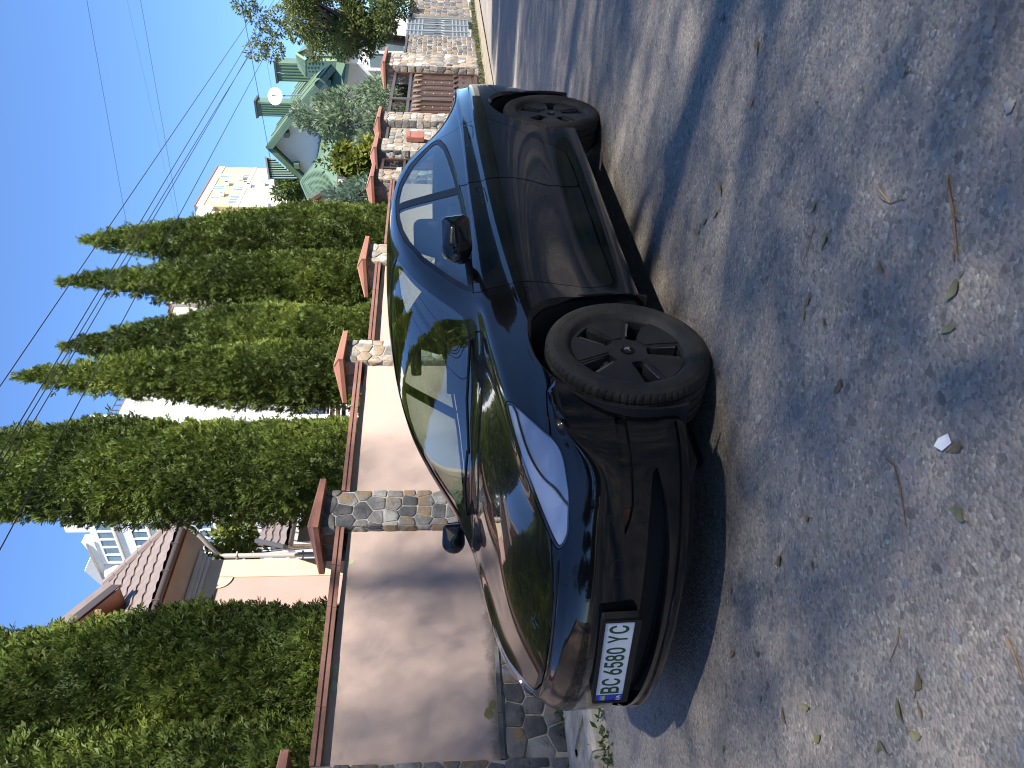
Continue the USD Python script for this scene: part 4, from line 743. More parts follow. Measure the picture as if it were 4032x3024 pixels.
thuja('slimmer thuja leaning in from the left of the last pair', XT, 9.68, 7.4, .56, 25000, 106, z0=.2, taper=.5)
thuja('last pointed thuja of the row, next to the yellow flats', XT, 11.2, 7.6, .74, 30000, 107, z0=.2, taper=.55)

def blob_points(n, centers, radii, rng, shell=.55):
    k = rng.choice(len(centers), n, p=np.prod(radii, 1)**.67/np.sum(np.prod(radii, 1)**.67)); d = rng.normal(size=(n, 3)); d /= np.linalg.norm(d, axis=1, keepdims=True)
    return centers[k] + d*radii[k]*(rng.uniform(shell, 1, n)**.6)[:, None], d, k
def leaves(C, D, size, rng, wid=.45, fold=.25):
    """single leaves, each two triangles folded along the midrib"""
    n = len(C); A = D + rng.normal(0, .7, (n, 3)); A /= np.linalg.norm(A, axis=1, keepdims=True); S = np.cross(A, rng.normal(size=(n, 3))); S /= np.linalg.norm(S, axis=1, keepdims=True); Nn = np.cross(A, S)
    L = size[:, None]; tip = C + A*L; m = C + A*L*.5
    V = np.stack([C, m + S*L*wid*.5 + Nn*L*wid*fold, tip, m - S*L*wid*.5 + Nn*L*wid*fold], 1).reshape(-1, 3); b = np.arange(n)[:, None]*4
    return V, np.vstack([np.hstack([b, b+1, b+2]), np.hstack([b, b+2, b+3])])
def tree(name, label, cat, base, trunk_top, trunk_r, clumps, n, size, mat, seed, wid=.45, group=None, limbs=6, shell=.35, feather=False):
    """clumps: (x, y, z, rx, ry, rz) of the leaf masses"""
    rng = np.random.default_rng(seed); t = thing(name, label, cat, base, group); base = np.array(base, float); top = np.array(trunk_top, float); cl = np.array(clumps, float)
    part(t, 'trunk', tube([base - (0, 0, .2), base*.6 + top*.4 + rng.normal(0, .06, 3), top], [trunk_r*1.15, trunk_r*.85, trunk_r*.5], 10), 'bark', smooth=True)
    for c in cl[:limbs]:
        a = base*.45 + top*.55; e = c[:3]; part(t, 'limb', tube([a, (a+e)/2 + rng.normal(0, .15, 3), e], [trunk_r*.45, trunk_r*.3, trunk_r*.12], 6), 'bark', smooth=True)
    C, D, k = blob_points(n, cl[:, :3], cl[:, 3:], rng, shell); D = D + (0, 0, -.15)
    sz = size*rng.uniform(.6, 1.3, n)
    V, F = sprays(C, D + (0, 0, .75), sz, rng, 4, .16, .8) if feather else leaves(C, D, sz, rng, wid)
    part(t, 'crown', (V, F), mat); return t
def clumps_in(rng, c, r, n, q): 
    d = rng.normal(size=(n, 3)); d /= np.linalg.norm(d, axis=1, keepdims=True); P = np.array(c) + d*np.array(r)*rng.uniform(.35, .95, n)[:, None]
    return np.hstack([P, rng.uniform(.55, 1.2, (n, 1))*q*np.array([[1, 1, .75]])])
rg = np.random.default_rng(77)
# shrubs and trees behind the far walls
def cone_clumps(x, y, z0, H, R, n, rng, q=.3):
    z = rng.uniform(.05, .97, n); th = rng.uniform(0, 2*np.pi, n); r = R*np.minimum(1, (1-z)*1.5 + .12)*np.where(z < .2, .75 + z, 1)*.72; s = q*(1.15 - .6*z)
    return np.stack([x + r*np.cos(th), y + r*np.sin(th), z0 + z*H, s, s, s*1.7], 1)
def atx(px, py, x): d = at(px, py, 1) - EYE; return EYE + d*((x-EYE[0])/d[0])
pj = atx(1250, 455, -5.3); tree('juniper', 'feathery grey green juniper bulging over the stone wall below the green roof', 'juniper', (pj[0], pj[1], .1), (pj[0], pj[1], 4.2), .1, cone_clumps(pj[0], pj[1], 1.0, 4.4, 1.22, 72, rg, .38), 13000, .17, 'juniper_leaf', 201, feather=True, limbs=3)
pj = atx(1430, 375, -5.0); tree('juniper', 'lower spreading juniper seen over the brown double gate', 'juniper', (pj[0], pj[1], .1), (pj[0], pj[1], 2.2), .07, cone_clumps(pj[0], pj[1], 1.2, 1.9, .55, 18, rg, .3), 4500, .13, 'juniper_leaf', 202, feather=True, limbs=2)
pj = atx(1375, 775, -5.0); tree('spruce_shrub', 'pale blue green conifer shrub between the last thuja and yellow vine', 'shrub', (pj[0], pj[1], .1), (pj[0], pj[1], 2.6), .07, cone_clumps(pj[0], pj[1], 1.1, 2.7, .6, 30, rg, .28), 6000, .13, 'spruce_leaf', 203, feather=True, limbs=2)
pj = atx(1400, 660, -5.0); tree('yellow_vine', 'yellow green vine foliage bunched over the capped stone pillars', 'vine', (pj[0], pj[1], .1), (pj[0], pj[1], 2.4), .05, clumps_in(rg, (pj[0], pj[1], 3.0), (.6, .75, .6), 22, .34), 5200, .15, 'yellow_leaf', 204, wid=.8, limbs=4)
pj = atx(1360, 590, -6.5); tree('garden_bush', 'thin green bush with upright shoots in front of the green roof', 'bush', (pj[0], pj[1], .1), (pj[0], pj[1], 2.6), .05, np.vstack([clumps_in(rg, (pj[0], pj[1], 3.3), (.85, .7, .8), 15, .42), [[pj[0]-.4, pj[1], 4.6, .1, .1, .5], [pj[0]+.1, pj[1], 4.5, .12, .12, .4], [pj[0]-.65, pj[1], 4.3, .1, .1, .5]]]), 4200, .14, 'green_leaf', 205, limbs=5)
pj = at(1160, 745, 48); tree('garden_tree', 'small yellowing tree between the yellow flats and the green roof', 'tree', (pj[0], pj[1], .1), (pj[0], pj[1], 8), .16, clumps_in(rg, (pj[0], pj[1], pj[2]-.3), (1.1, 1.1, 1.7), 22, .7), 5000, .26, 'green_leaf', 206, limbs=6)
pj = at(925, 2150, 17); tree('young_tree', 'bright young tree in front of the white flats, right of the downpipe', 'tree', (pj[0], pj[1], .1), (pj[0], pj[1], 5.2), .06, clumps_in(rg, pj, (.6, .6, .55), 14, .3), 1100, .16, 'yellow_leaf', 207, limbs=6, wid=.6)
# big tree with reddish twigs hanging over the street end
pb = np.array([-4.9, 27.2, .15]); cl = np.vstack([clumps_in(rg, (-3.9, 26.0, 4.8), (1.75, 2.4, 1.9), 34, .62), clumps_in(rg, (-3.2, 25.6, 2.9), (.9, 1.6, .7), 12, .45)])
pts = [at(1010, 200, 26), at(1040, 150, 26), at(1075, 200, 26), at(1090, 110, 27), at(1010, 60, 26), at(960, 20, 26), at(1110, 60, 27), at(1170, 130, 27), at(1240, 80, 27), at(1300, 120, 27), at(1380, 90, 27), at(1450, 110, 26.5), at(1500, 60, 26.5), at(1430, 170, 26.5), at(1340, 200, 26.5)]
cl = np.vstack([cl, [[*p, .32, .32, .4] for p in pts]])
tree('street_tree', 'large leafy tree with rust red twig ends hanging over the far stone wall', 'tree', pb, (-4.3, 26.6, 6), .2, cl, 24000, .14, 'autumn_leaf', 208, limbs=24, wid=.36)
# trees on the near side of the street: they shade the car and show in its paint
def shade_tree(label, x, y, zc, r, n, seed, k=26, q=1.15, size=.2):
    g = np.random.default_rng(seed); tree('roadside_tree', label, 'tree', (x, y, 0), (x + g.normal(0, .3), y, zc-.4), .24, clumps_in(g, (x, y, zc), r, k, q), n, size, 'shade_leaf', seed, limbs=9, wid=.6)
def airy_tree(label, x, y, z0, z1, rx, ry, n, size, seed, hole=.40):
    """a tall crown of small leaves spread evenly, with some holes: soft broken shade"""
    g = np.random.default_rng(seed); t = thing('roadside_tree', label, 'tree', (x, y, 0)); zc, rz = (z0+z1)/2, (z1-z0)/2
    part(t, 'trunk', tube([(x, y, -.2), (x+.1, y, z0+1), (x+g.normal(0, .2), y+.1, zc+rz*.5)], [.26, .2, .07], 10), 'bark', smooth=True)
    for k in range(9): h = z0 + (z1-z0)*(.1+.08*k); q = (x+g.uniform(-1, 1)*rx*.7, y+g.uniform(-1, 1)*ry*.8, h+1.2); part(t, 'limb', tube([(x+.05, y+.05, h-.4), (x*.6+q[0]*.4, y*.6+q[1]*.4, h+.4), q], [.09, .06, .02], 6), 'bark', smooth=True)
    P = g.uniform(-1, 1, (n*3, 3)); P = P[(np.abs(P)**3).sum(1) < 1]; W = P*[rx, ry, rz] + [x, y, zc]
    keep = meshkit.fbm(W*[.6, .6, .45] + seed*7.3, 3, 4) > hole + np.interp(W[:, 2], [2, 8, 11.5, 15.5], [-.16, -.12, -.02, .10]); W = W[keep][:n]; d = g.normal(size=W.shape) + (0, 0, -.2)
    L = size*g.uniform(.7, 1.3, len(W))[:, None]; d /= np.linalg.norm(d, axis=1, keepdims=True); s = np.cross(d, g.normal(size=W.shape)); s /= np.linalg.norm(s, axis=1, keepdims=True)
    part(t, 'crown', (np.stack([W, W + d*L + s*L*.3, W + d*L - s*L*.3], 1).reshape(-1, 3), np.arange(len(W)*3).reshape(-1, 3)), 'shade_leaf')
for a in [('tall roadside tree behind the photographer to the right', 10.2, -8.9, 2.6, 18.5, 2.2, 2.4, 60000, .072, 302), ('tall roadside tree across the street from the front bumper', 10.2, -5.4, 2.2, 19.5, 2.2, 2.3, 70000, .07, 301), ('tallest roadside tree across the street from the car bonnet', 10.2, -1.9, 2.2, 19.5, 2.2, 2.2, 80000, .07, 314),
    ('middling roadside tree across the street from the front door', 10.3, 1.4, 1.6, 13.2, 2.0, 1.9, 60000, .07, 310), ('shorter roadside tree across the street from the rear door', 10.4, 4.6, 1.4, 11.0, 1.8, 2.0, 54000, .085, 303),
    ('slim roadside tree across the street beyond the car boot', 9.6, 8.8, .6, 13.0, 1.7, 2.0, 60000, .12, 315), ('second slim roadside tree up the street from the boot', 9.6, 12.3, .5, 10.3, 1.7, 1.7, 46000, .12, 316),
    ('third slim roadside tree, level with the brown gate', 9.7, 16.0, .4, 9.6, 1.6, 2.0, 36000, .13, 317), ('fourth slim roadside tree, level with the grey gate', 9.7, 20.0, .4, 9.4, 1.6, 2.0, 34000, .13, 318), ('fifth slim roadside tree, furthest up the street', 9.9, 24.4, .4, 9.4, 1.6, 2.2, 30000, .14, 319)]: airy_tree(*a)
for a in [
 ('spreading tree down the street behind the photographer', 6.2, -12.5, 6.5, (3.2, 2.6, 5.2), 22000, 307, 50, 1.4), ('tree closing the view down the street behind the photographer', 1.0, -19, 6.0, (3.4, 2.4, 5.0), 18000, 308, 46, 1.5), ('tree by the lower pavement behind the photographer', -4.4, -16, 5.5, (2.6, 3.4, 4.4), 16000, 309, 40, 1.4),
 ('tall tree standing back beyond the opposite hedge, nearest the car', 13.5, 6.5, 6.2, (3.0, 3.0, 5.2), 16000, 311, 44, 1.4), ('tall tree standing back beyond the opposite hedge, level with the gates', 14, 14, 6.4, (3.0, 4.0, 5.4), 16000, 312, 44, 1.5), ('tall tree standing back beyond the opposite hedge, furthest up the street', 14, 24, 6.4, (3.0, 5.0, 5.4), 16000, 313, 44, 1.6)]: shade_tree(*a)
hg = np.random.default_rng(55); HC = np.array([(7.4 + hg.normal(0, .15), yy, z, .55, .6, .5) for yy in np.arange(-12, 30, .8) for z in (.5, 1.2, 1.8)])
C, D, k = blob_points(22000, HC[:, :3], HC[:, 3:], hg, .5); V, F = leaves(C, D, .15*hg.uniform(.6, 1.3, len(C)), hg, .5)
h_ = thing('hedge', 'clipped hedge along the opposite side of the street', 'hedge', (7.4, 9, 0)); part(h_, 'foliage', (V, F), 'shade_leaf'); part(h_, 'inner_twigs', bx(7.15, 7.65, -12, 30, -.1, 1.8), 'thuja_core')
HB = np.array([(xx, -24 + hg.normal(0, .3), z, 1.0, .8, .8) for xx in np.arange(-12, 14, 1.1) for z in (.6, 1.7, 2.8)]); C, D, k = blob_points(12000, HB[:, :3], HB[:, 3:], hg, .5)
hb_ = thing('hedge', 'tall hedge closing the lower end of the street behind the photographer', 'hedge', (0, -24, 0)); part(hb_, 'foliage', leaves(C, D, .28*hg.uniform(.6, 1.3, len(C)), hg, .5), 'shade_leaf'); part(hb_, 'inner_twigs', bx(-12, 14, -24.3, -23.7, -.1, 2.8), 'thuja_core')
# ground cover at the wall foot and kerb
gr = np.random.default_rng(9)
def tuft(C, n, L, rng, w=.012):
    base = C + np.c_[rng.normal(0, .05, (n, 2)), np.zeros(n)]; d = np.c_[rng.normal(0, .5, (n, 2)), np.ones(n)]; d /= np.linalg.norm(d, axis=1, keepdims=True); ll = L*rng.uniform(.5, 1.2, n)[:, None]
    s = np.cross(d, rng.normal(size=(n, 3))); s /= np.linalg.norm(s, axis=1, keepdims=True); V = np.stack([base - s*w, base + s*w, base + d*ll*.6 + s*w*.7, base + d*ll + [0, 0, -.02]], 1).reshape(-1, 3); b = np.arange(n)[:, None]*4
    return V, np.vstack([np.hstack([b, b+1, b+2]), np.hstack([b, b+2, b+3])])
tf = [tuft(np.array([gr.uniform(-3.43, -3.0), yy, .1]), 14, .13, gr) for yy in np.concatenate([gr.uniform(13, 30, 260), gr.uniform(20, 28, 120)])]
solo('verge_grass', merge(tf), 'verge_leaf', 'thin green grass along the foot of the far stone walls', 'grass', kind='stuff')
def weed(y0, x, z, n, L, label, seed):
    g = np.random.default_rng(seed); C = np.array([x, y0, z]) + np.c_[g.normal(0, .05, n), g.normal(0, .09, n), np.abs(g.normal(0, .03, n))]; D = np.c_[g.normal(0, .6, (n, 2)), np.abs(g.normal(.5, .3, n))]
    solo('weed', leaves(C, D, L*g.uniform(.6, 1.3, n), g, .42), 'weed_leaf', label, 'weed', kind='stuff')
weed(.86, -3.38, .10, 40, .06, 'tuft of weeds where the plinth meets the pavement by the bumper', 1)
weed(.22, -2.24, .01, 26, .055, 'leafy weed at the foot of the kerb beside the front bumper', 2)
weed(-.05, -2.27, .01, 40, .06, 'larger leafy weed at the kerb foot by the picture edge', 3)
weed(.5, -2.22, .01, 18, .045, 'small weed in the gutter just under the front bumper', 4)
# ------------------------------------------------------------------ houses
def windows_x(parent, x, y0, y1, z0, z1, n=2, frame='window_frame', dep=.12):
    """a window in a wall that faces +x: recess, frame, panes"""
    w = group_part(parent, 'window'); part(w, 'reveal', bx(x-.3, x+.012, y0-.06, y1+.06, z0-.06, z1+.06), 'grey_trim')
    part(w, 'pane', bx(x-.29, x+.022, y0, y1, z0, z1), 'window_glass'); 
    for i in range(n+1): yy = y0 + (y1-y0)*i/n; part(w, 'frame_bar', bx(x-.1, x+.05, yy-.05, yy+.05, z0, z1), frame)
    for z in (z0, z1): part(w, 'frame_bar', bx(x-.1, x+.049, y0-.05, y1+.05, z-.05, z+.05), frame)
# pink house with a metal tile roof
ph = thing('pink_house', 'pink house with cream bands, brown metal tile roof and gutter', 'house', (-13, 4, 0))
XW = -10.0
part(ph, 'wall', bx(-17, XW, -2, 8.12, 0, 6.3), 'house_pink')
part(ph, 'corner_band', bx(XW-.01, XW+.03, 7.72, 8.15, 0, 5.72), 'cream'); part(ph, 'upper_band', bx(XW-.01, XW+.031, -2, 8.16, 5.48, 5.72), 'cream')
a = np.linspace(0, np.pi/2, 7); part(ph, 'band_corner', place(extr(Polygon([(7.73, 5.49), (7.73, 5.2)] + [(7.73 - .28*np.sin(t), 5.2 + .0 + .27*(1-np.cos(t))) for t in a] + [(7.3, 5.49)]), .03), (XW, 0, 0), (0, 1, 0), (0, 0, 1)), 'cream')
for i, (z, d) in enumerate(((5.72, .06), (5.80, .1), (5.87, .15))): part(ph, 'cornice', bx(XW-.2, XW+d, -2, 8.15+d, z, z+.075), 'grey_trim')
part(ph, 'soffit', slab([(XW+.06, -2, 5.95), (XW+.06, 8.6, 5.95), (XW+.60, 8.6, 6.22), (XW+.60, -2, 6.22)][::-1], .02), 'soffit')
part(ph, 'end_soffit', slab([(XW+.6, 8.16, 6.2), (XW+.6, 8.7, 6.28), (-14, 8.7, 6.28), (-14, 8.16, 6.2)], .02), 'wood_red')
part(ph, 'fascia', bx(XW+.60, XW+.63, -2, 8.72, 6.12, 6.30), 'wood_orange')
def tiled(e0, e1, r0, r1, nu, nv, amp=.035, step=.04):
    """metal tile sheet: waves across, a step at each course; e eave ends, r ridge ends"""
    e0, e1, r0, r1 = map(np.array, (e0, e1, r0, r1)); n = np.cross(e1-e0, r0-e0); n = n/np.linalg.norm(n); n = n if n[2] > 0 else -n
    per = 6; us = np.linspace(0, 1, nu*per+1); V, rows = [], 0
    for c in range(nv):
        for f, h in ((0, step), (.985, .004)):
            v = (c+f)/nv; P = (e0 + (e1-e0)*us[:, None])*(1-v) + (r0 + (r1-r0)*us[:, None])*v
            wv = amp*(.5 + .5*np.cos(us*nu*2*np.pi)); V.append(P + n*(wv + h)[:, None] - (r0-e0)/np.linalg.norm(r0-e0)*(.04*(wv/amp) if f == 0 else 0*wv)[:, None]); rows += 1
    k = len(us); i, j = np.meshgrid(np.arange(rows-1), np.arange(k-1), indexing='ij'); q = np.stack([i*k+j, i*k+j+1, (i+1)*k+j+1, (i+1)*k+j], -1).reshape(-1, 4)
    return np.vstack(V), q
E0, E1, R0, R1 = (XW+.66, 1.5, 6.22), (XW+.66, 8.72, 6.30), (-11.5, 1.5, 8.26), (-11.5, 8.85, 8.3)
rf = part(ph, 'roof', tiled(E0, E1, R0, R1, 30, 6), 'roof_brown', smooth=40)
part(rf, 'roof_deck', slab([(E0[0], E0[1], E0[2]-.03), (E1[0], E1[1], E1[2]-.03), (R1[0], R1[1], R1[2]-.05), (R0[0], R0[1], R0[2]-.05)], .06), 'wood_red')
part(rf, 'rear_slope', slab([(-11.5, 8.85, 8.28), (-14.2, 8.8, 6.3), (-14.2, 1.5, 6.3), (-11.5, 1.5, 8.25)], .08), 'roof_brown')
for i in range(6): 
    p, q = np.array(E1)+(0, .02, .06), np.array(R1)+(0, .02, .08); part(rf, 'verge_cap', tube([p + (q-p)*i/6, p + (q-p)*(i+.97)/6], .085, 8), 'roof_brown', smooth=40)
gu = part(ph, 'gutter', tube([(XW+.73, y, 6.14 + .006*y) for y in np.linspace(1.5, 8.95, 6)], .065, 10), 'gutter_dark', smooth=40)
for y in np.linspace(2, 8.6, 11): part(gu, 'gutter_bracket', bx(XW+.655, XW+.80, y-.012, y+.012, 6.09 + .006*y, 6.225 + .006*y), 'gutter_dark')
dp = part(ph, 'downpipe', tube([(XW+.74, 8.36, 6.16), (XW+.73, 8.34, 6.0), (XW+.55, 8.3, 5.85), (XW+.16, 8.22, 5.62), (XW+.09, 8.2, 5.45), (XW+.09, 8.2, 0)], .05, 10), 'downpipe_grey', smooth=40)
for z in (5.2, 3.9, 2.6): part(dp, 'pipe_clip', bx(XW+.02, XW+.15, 8.14, 8.26, z, z+.03), 'downpipe_grey')
# the cross gable of the house
gb = group_part(ph, 'gable')
part(gb, 'gable_wall', place(extr(Polygon([(.2, 6.0), (6.75, 6.0), (6.75, 7.0), (3.6, 9.5), (.2, 7.2)]), 3.), (-13.2, 0, 0), (0, 1, 0), (0, 0, 1)), 'house_pink')
part(gb, 'gable_roof', slab([(-9.75, 3.5, 9.98), (-9.75, 7.42, 7.32), (-13.6, 7.42, 7.32), (-13.6, 3.5, 9.98)][::-1], .14), 'roof_brown')
part(gb, 'gable_roof', slab([(-9.75, 3.5, 9.98), (-9.75, -.4, 7.3), (-13.6, -.4, 7.3), (-13.6, 3.5, 9.98)], .14), 'roof_brown')
part(gb, 'gable_lining', slab([(-9.78, 3.5, 9.81), (-9.78, 7.36, 7.19), (-10.25, 7.36, 7.19), (-10.25, 3.5, 9.81)], .03), 'wood_red')
part(gb, 'bargeboard', slab([(-9.735, 3.5, 9.80), (-9.735, 7.4, 7.16), (-9.735, 7.4, 7.33), (-9.735, 3.5, 9.97)], .03), 'gutter_dark')
part(gb, 'purlin_end', hull([((-9.8, 6.85, 7.42), .05), ((-10.3, 6.85, 7.42), .05), ((-10.25, 6.6, 7.1), .05)], 8), 'wood_red')
# garden roof behind the pillar
gh = thing('garden_shed', 'beige garden shed with a brown wavy tile roof behind the grey pillar', 'shed', (-9, 8.1, 0))
part(gh, 'wall', m3.Manifold.hull_points(np.array([(x, y, z) for x, y in ((-8.4, 7.2), (-8.4, 9.3), (-9.4, 9.3), (-9.4, 8.3)) for z in (0, 3.72)], np.float32)), 'beige_wall'); part(gh, 'roof', tiled((-8.1, 6.85, 3.80), (-8.1, 9.4, 3.84), (-9.2, 7.98, 4.62), (-9.2, 9.4, 4.66), 9, 4), 'roof_brown', smooth=40)
part(gh, 'roof_deck', slab([(-8.1, 6.85, 3.76), (-8.1, 9.4, 3.80), (-9.2, 9.4, 4.62), (-9.2, 7.98, 4.58)], .05), 'gutter_dark'); part(gh, 'gutter', tube([(-8.05, 6.85, 3.74), (-8.05, 9.45, 3.78)], .045, 8), 'gutter_dark', smooth=40); part(gh, 'side_flashing', tube([(-8.1, 6.83, 3.83), (-9.2, 7.95, 4.68)], .05, 6), 'slate_dark')
# small outbuilding left of the green roof
ob = thing('outbuilding', 'small beige outbuilding with brown verge boards and orange timber', 'shed', at(1270, 830, 19))
def scr(*P, d): return [at(x, y, d) for x, y in P]
V4 = scr((1190, 830), (1245, 765), (1262, 835), (1225, 900), d=19); b = np.array([-2.5, 3.2, 0])
part(ob, 'wall', m3.Manifold.hull_points(np.array([p for q in scr((1195, 840), (1248, 770), (1275, 850), (1240, 900), (1700, 770), (1700, 900), d=19) for p in (q, q+b)], np.float32)), 'beige_wall')
p, q = at(1150, 845, 18.9), at(1305, 748, 18.9); part(ob, 'verge_board', m3.Manifold.hull_points(np.array([r + o for r in (p, q) for o in ((0, 0, 0), (0, 0, .16), (-.15, .2, 0), (-.15, .2, .16))], np.float32)), 'brown_metal')
part(ob, 'roof', m3.Manifold.hull_points(np.array([r + o for r in (p, q) for o in ((0, 0, .165), (0, 0, .2), (-2.5, 3.2, .165), (-2.5, 3.2, .2))], np.float32)), 'roof_brown')
p, q = at(1250, 790, 18.8), at(1262, 835, 18.8); part(ob, 'timber', m3.Manifold.hull_points(np.array([r + o for r in (p, q) for o in ((0, 0, -.1), (0, 0, .1), (-.1, .1, -.1), (-.1, .1, .1))], np.float32)), 'wood_orange')
br = thing('brick_building', 'old brick building with whitewashed patches below the yellow flats', 'building', at(1160, 800, 60)); c = at(1160, 820, 60)
part(br, 'wall', bx(c[0]-8, c[0]+1.6, c[1]-3.5, c[1]+6, 0, c[2]-.2), 'brick_red'); part(br, 'roof', slab([(c[0]+1.9, c[1]-3.8, c[2]-.2), (c[0]+1.9, c[1]+6, c[2]-.2), (c[0]-3, c[1]+6, c[2]+1.2), (c[0]-3, c[1]-3.8, c[2]+1.2)], .2), 'grey_trim')
# ---- green roofed house: gable faces down the street
GY = 32.0
gn = thing('green_house', 'white gabled house with green metal roofs, dormers and chimneys', 'house', (-9, 36, 0))
zr = lambda z: z
part(gn, 'gable_wall', place(extr(Polygon([(-12.0, 0), (-6.9, 0), (-6.9, 5.35), (-7.2, 5.75), (-10.46, 8.55), (-11.75, 7.4), (-12.0, 7.1)]), 9), (0, GY+9, 0), (1, 0, 0), (0, 0, 1), (0, -1, 0)), 'white_wall')
def roofslab(x0, z0, x1, z1, y0, y1, th, m, nm='roof', par=gn): 
    P = [(x0, y0, z0), (x1, y0, z1), (x1, y1, z1), (x0, y1, z0)]; n = np.cross(np.subtract(P[1], P[0]), np.subtract(P[3], P[0])); 
    return part(par, nm, slab(P if n[2] > 0 else P[::-1], th), m)
# main roof: steep left slope, long kinked right slope
r1 = roofslab(-10.46, 8.83, -12.25, 7.22, GY-.42, GY+9, .16, 'green_roof'); 
r2 = roofslab(-10.46, 8.83, -8.7, 7.35, GY-.42, GY+9, .16, 'green_roof'); r3 = roofslab(-8.7, 7.35, -6.35, 5.2, GY-.42, GY+9, .16, 'green_roof')
for k in range(7): 
    for (xa, za, xb_, zb_) in ((-10.46, 8.83, -8.7, 7.35), (-8.7, 7.35, -6.35, 5.2)):
        part(r2, 'seam', tube([(xa, GY-.3+1.4*k, za+.03), (xb_, GY-.3+1.4*k, zb_+.03)], .025, 5), 'green_roof')
for (xa, za, xb_, zb_) in ((-10.46, 8.80, -8.7, 7.32), (-8.7, 7.32, -6.35, 5.17), (-10.46, 8.80, -12.25, 7.19)): part(gn, 'bargeboard', slab([(xa, GY-.45, za), (xb_, GY-.45, zb_), (xb_, GY-.45, zb_-.28), (xa, GY-.45, za-.28)], .06), 'green_light')
for x in (-11.3, -9.9, -9.1, -8.3, -7.6): z = np.interp(x, [-12.25, -10.46, -8.7, -6.35], [7.2, 8.8, 7.33, 5.18]) - .42; part(gn, 'corbel', bx(x-.11, x+.11, GY-.36, GY+.05, z-.12, z+.1), 'green_light')
# pent roof under the gable, lower hipped wing on the left
part(gn, 'pent_roof', slab([(-12.05, GY-.05, 7.0), (-6.8, GY-.05, 5.7), (-6.5, GY-1.5, 4.95), (-12.3, GY-1.7, 6.15)][::-1], .12), 'green_light')
wg = group_part(gn, 'wing')
T0, T1, B0, B1 = at(1180, 715, 31), at(1300, 562, 31), at(1212, 788, 29), at(1328, 770, 29)
part(wg, 'wing_roof', slab([T0, B0, B1, at(1328, 560, 30.2), T1], .12), 'green_light')
for i in range(1, 26): 
    t = i/26; part(wg, 'seam', tube([T0*(1-t) + T1*t + (0, 0, .03), B0*(1-t) + B1*t + (0, 0, .02)], .016, 5), 'green_light')
part(wg, 'wing_wall', m3.Manifold.hull_points(np.array([p + o for p in (at(1325, 575, 30.6), at(1330, 765, 29.4)) for o in ((0, .3, -.25), (0, .3, -5), (-2, 6, -.25), (-2, 6, -5))], np.float32)), 'white_wall')
def chimney(par, x, y, w, z0, z1, m='green_roof'):
    c = part(par, 'chimney', bx(x-w/2, x+w/2, y-w/2, y+w/2, z0, z1), m)
    for i in range(6): part(c, 'cladding_rib', bx(x-w/2+w*(i+.35)/6, x-w/2+w*(i+.65)/6, y-w/2-.02, y-w/2+.001, z0, z1-.05), m)
    part(c, 'chimney_cap', bx(x-w/2-.08, x+w/2+.08, y-w/2-.08, y+w/2+.08, z1, z1+.09), 'slate_dark')
chimney(gn, -9.35, 33.6, .62, 7.5, 9.35); chimney(gn, -8.1, 35, .8, 6.6, 8.55)
# big dormer block on the left with ribbed cladding
dl = group_part(gn, 'dormer'); p = [at(1045, 622, 34), at(1180, 706, 34)]
part(dl, 'dormer_cheek', m3.Manifold.hull_points(np.array([at(*q, d) for q in ((1050, 622), (1075, 622), (1062, 705), (1175, 705)) for d in (34, 36.5)], np.float32)), 'green_roof')
for i in range(9): q = np.array(at(1052 + i*.5, 628 + i*9, 33.95)); e = at(1085 + i*10.5, 628 + i*9, 33.95); part(dl, 'cladding_rib', tube([q, e], .035, 5), 'green_light')
part(dl, 'dormer_cap', m3.Manifold.hull_points(np.array([at(*q, d) for q in ((1042, 616), (1049, 616), (1056, 708), (1063, 708)) for d in (33.8, 36.5)], np.float32)), 'slate_dark')
# right dormer: shingled cheek and hood with a dark opening
dr = group_part(gn, 'dormer')
A_, B_, C_, D_ = at(1167, 205, 30.5), at(1205, 238, 30.2), at(1240, 226, 30.4), at(1225, 188, 30.8)
part(dr, 'dormer_roof', slab([at(1170, 207, 30.5), at(1208, 231, 30.2), at(1210, 300, 31.8), at(1180, 262, 33)], .1), 'shingle')
part(dr, 'dormer_roof', slab([at(1170, 207, 30.5), at(1222, 186, 30.9), at(1222, 150, 33.5), at(1180, 240, 33.5)], .1), 'green_roof')
part(dr, 'dormer_cheek', slab([at(1207, 231, 30.25), at(1325, 230, 30.25), at(1212, 300, 31.8)], .1), 'shingle')
part(dr, 'dormer_front', slab([at(1207, 231, 30.27), at(1222, 187, 30.9), at(1345, 187, 30.9), at(1330, 230, 30.3)], .1), 'green_light')
part(dr, 'opening', slab([at(1193, 212, 30.2), at(1222, 188, 30.6), at(1241, 225, 30.05), at(1207, 229, 30.0)], .05), 'dark_gap')
for i in range(4):
    for j in range(6-i): q = at(1216 + 13*j + 4*(i % 2), 238 + 14*i, 30.1 + .35*i); part(dr, 'shingle_tab', bx(q[0]-.045, q[0]+.045, q[1]-.06, q[1]+.02, q[2]-.03, q[2]+.03), 'green_roof')
r5 = part(gn, 'rear_roof', m3.Manifold.hull_points(np.array([at(1192, 132, 37), at(1200, 190, 38), at(1300, 60, 37), at(1330, 180, 36), at(1340, 60, 40)], np.float32)), 'shingle')
part(gn, 'side_wall', bx(-7.2, -6.92, GY+.5, GY+8.8, 0, 5.2), 'white_wall'); 
wq = at(1395, 290, 30); windows = group_part(gn, 'window'); part(windows, 'frame', bx(wq[0]-.75, wq[0]+.75, GY-.09, GY+.02, 2.6, 4.3), 'window_frame'); part(windows, 'pane', bx(wq[0]-.6, wq[0]+.6, GY-.1, GY-.03, 2.75, 4.15), 'window_glass'); part(windows, 'mullion', bx(wq[0]-.05, wq[0]+.05, GY-.13, GY-.03, 2.75, 4.15), 'window_frame')
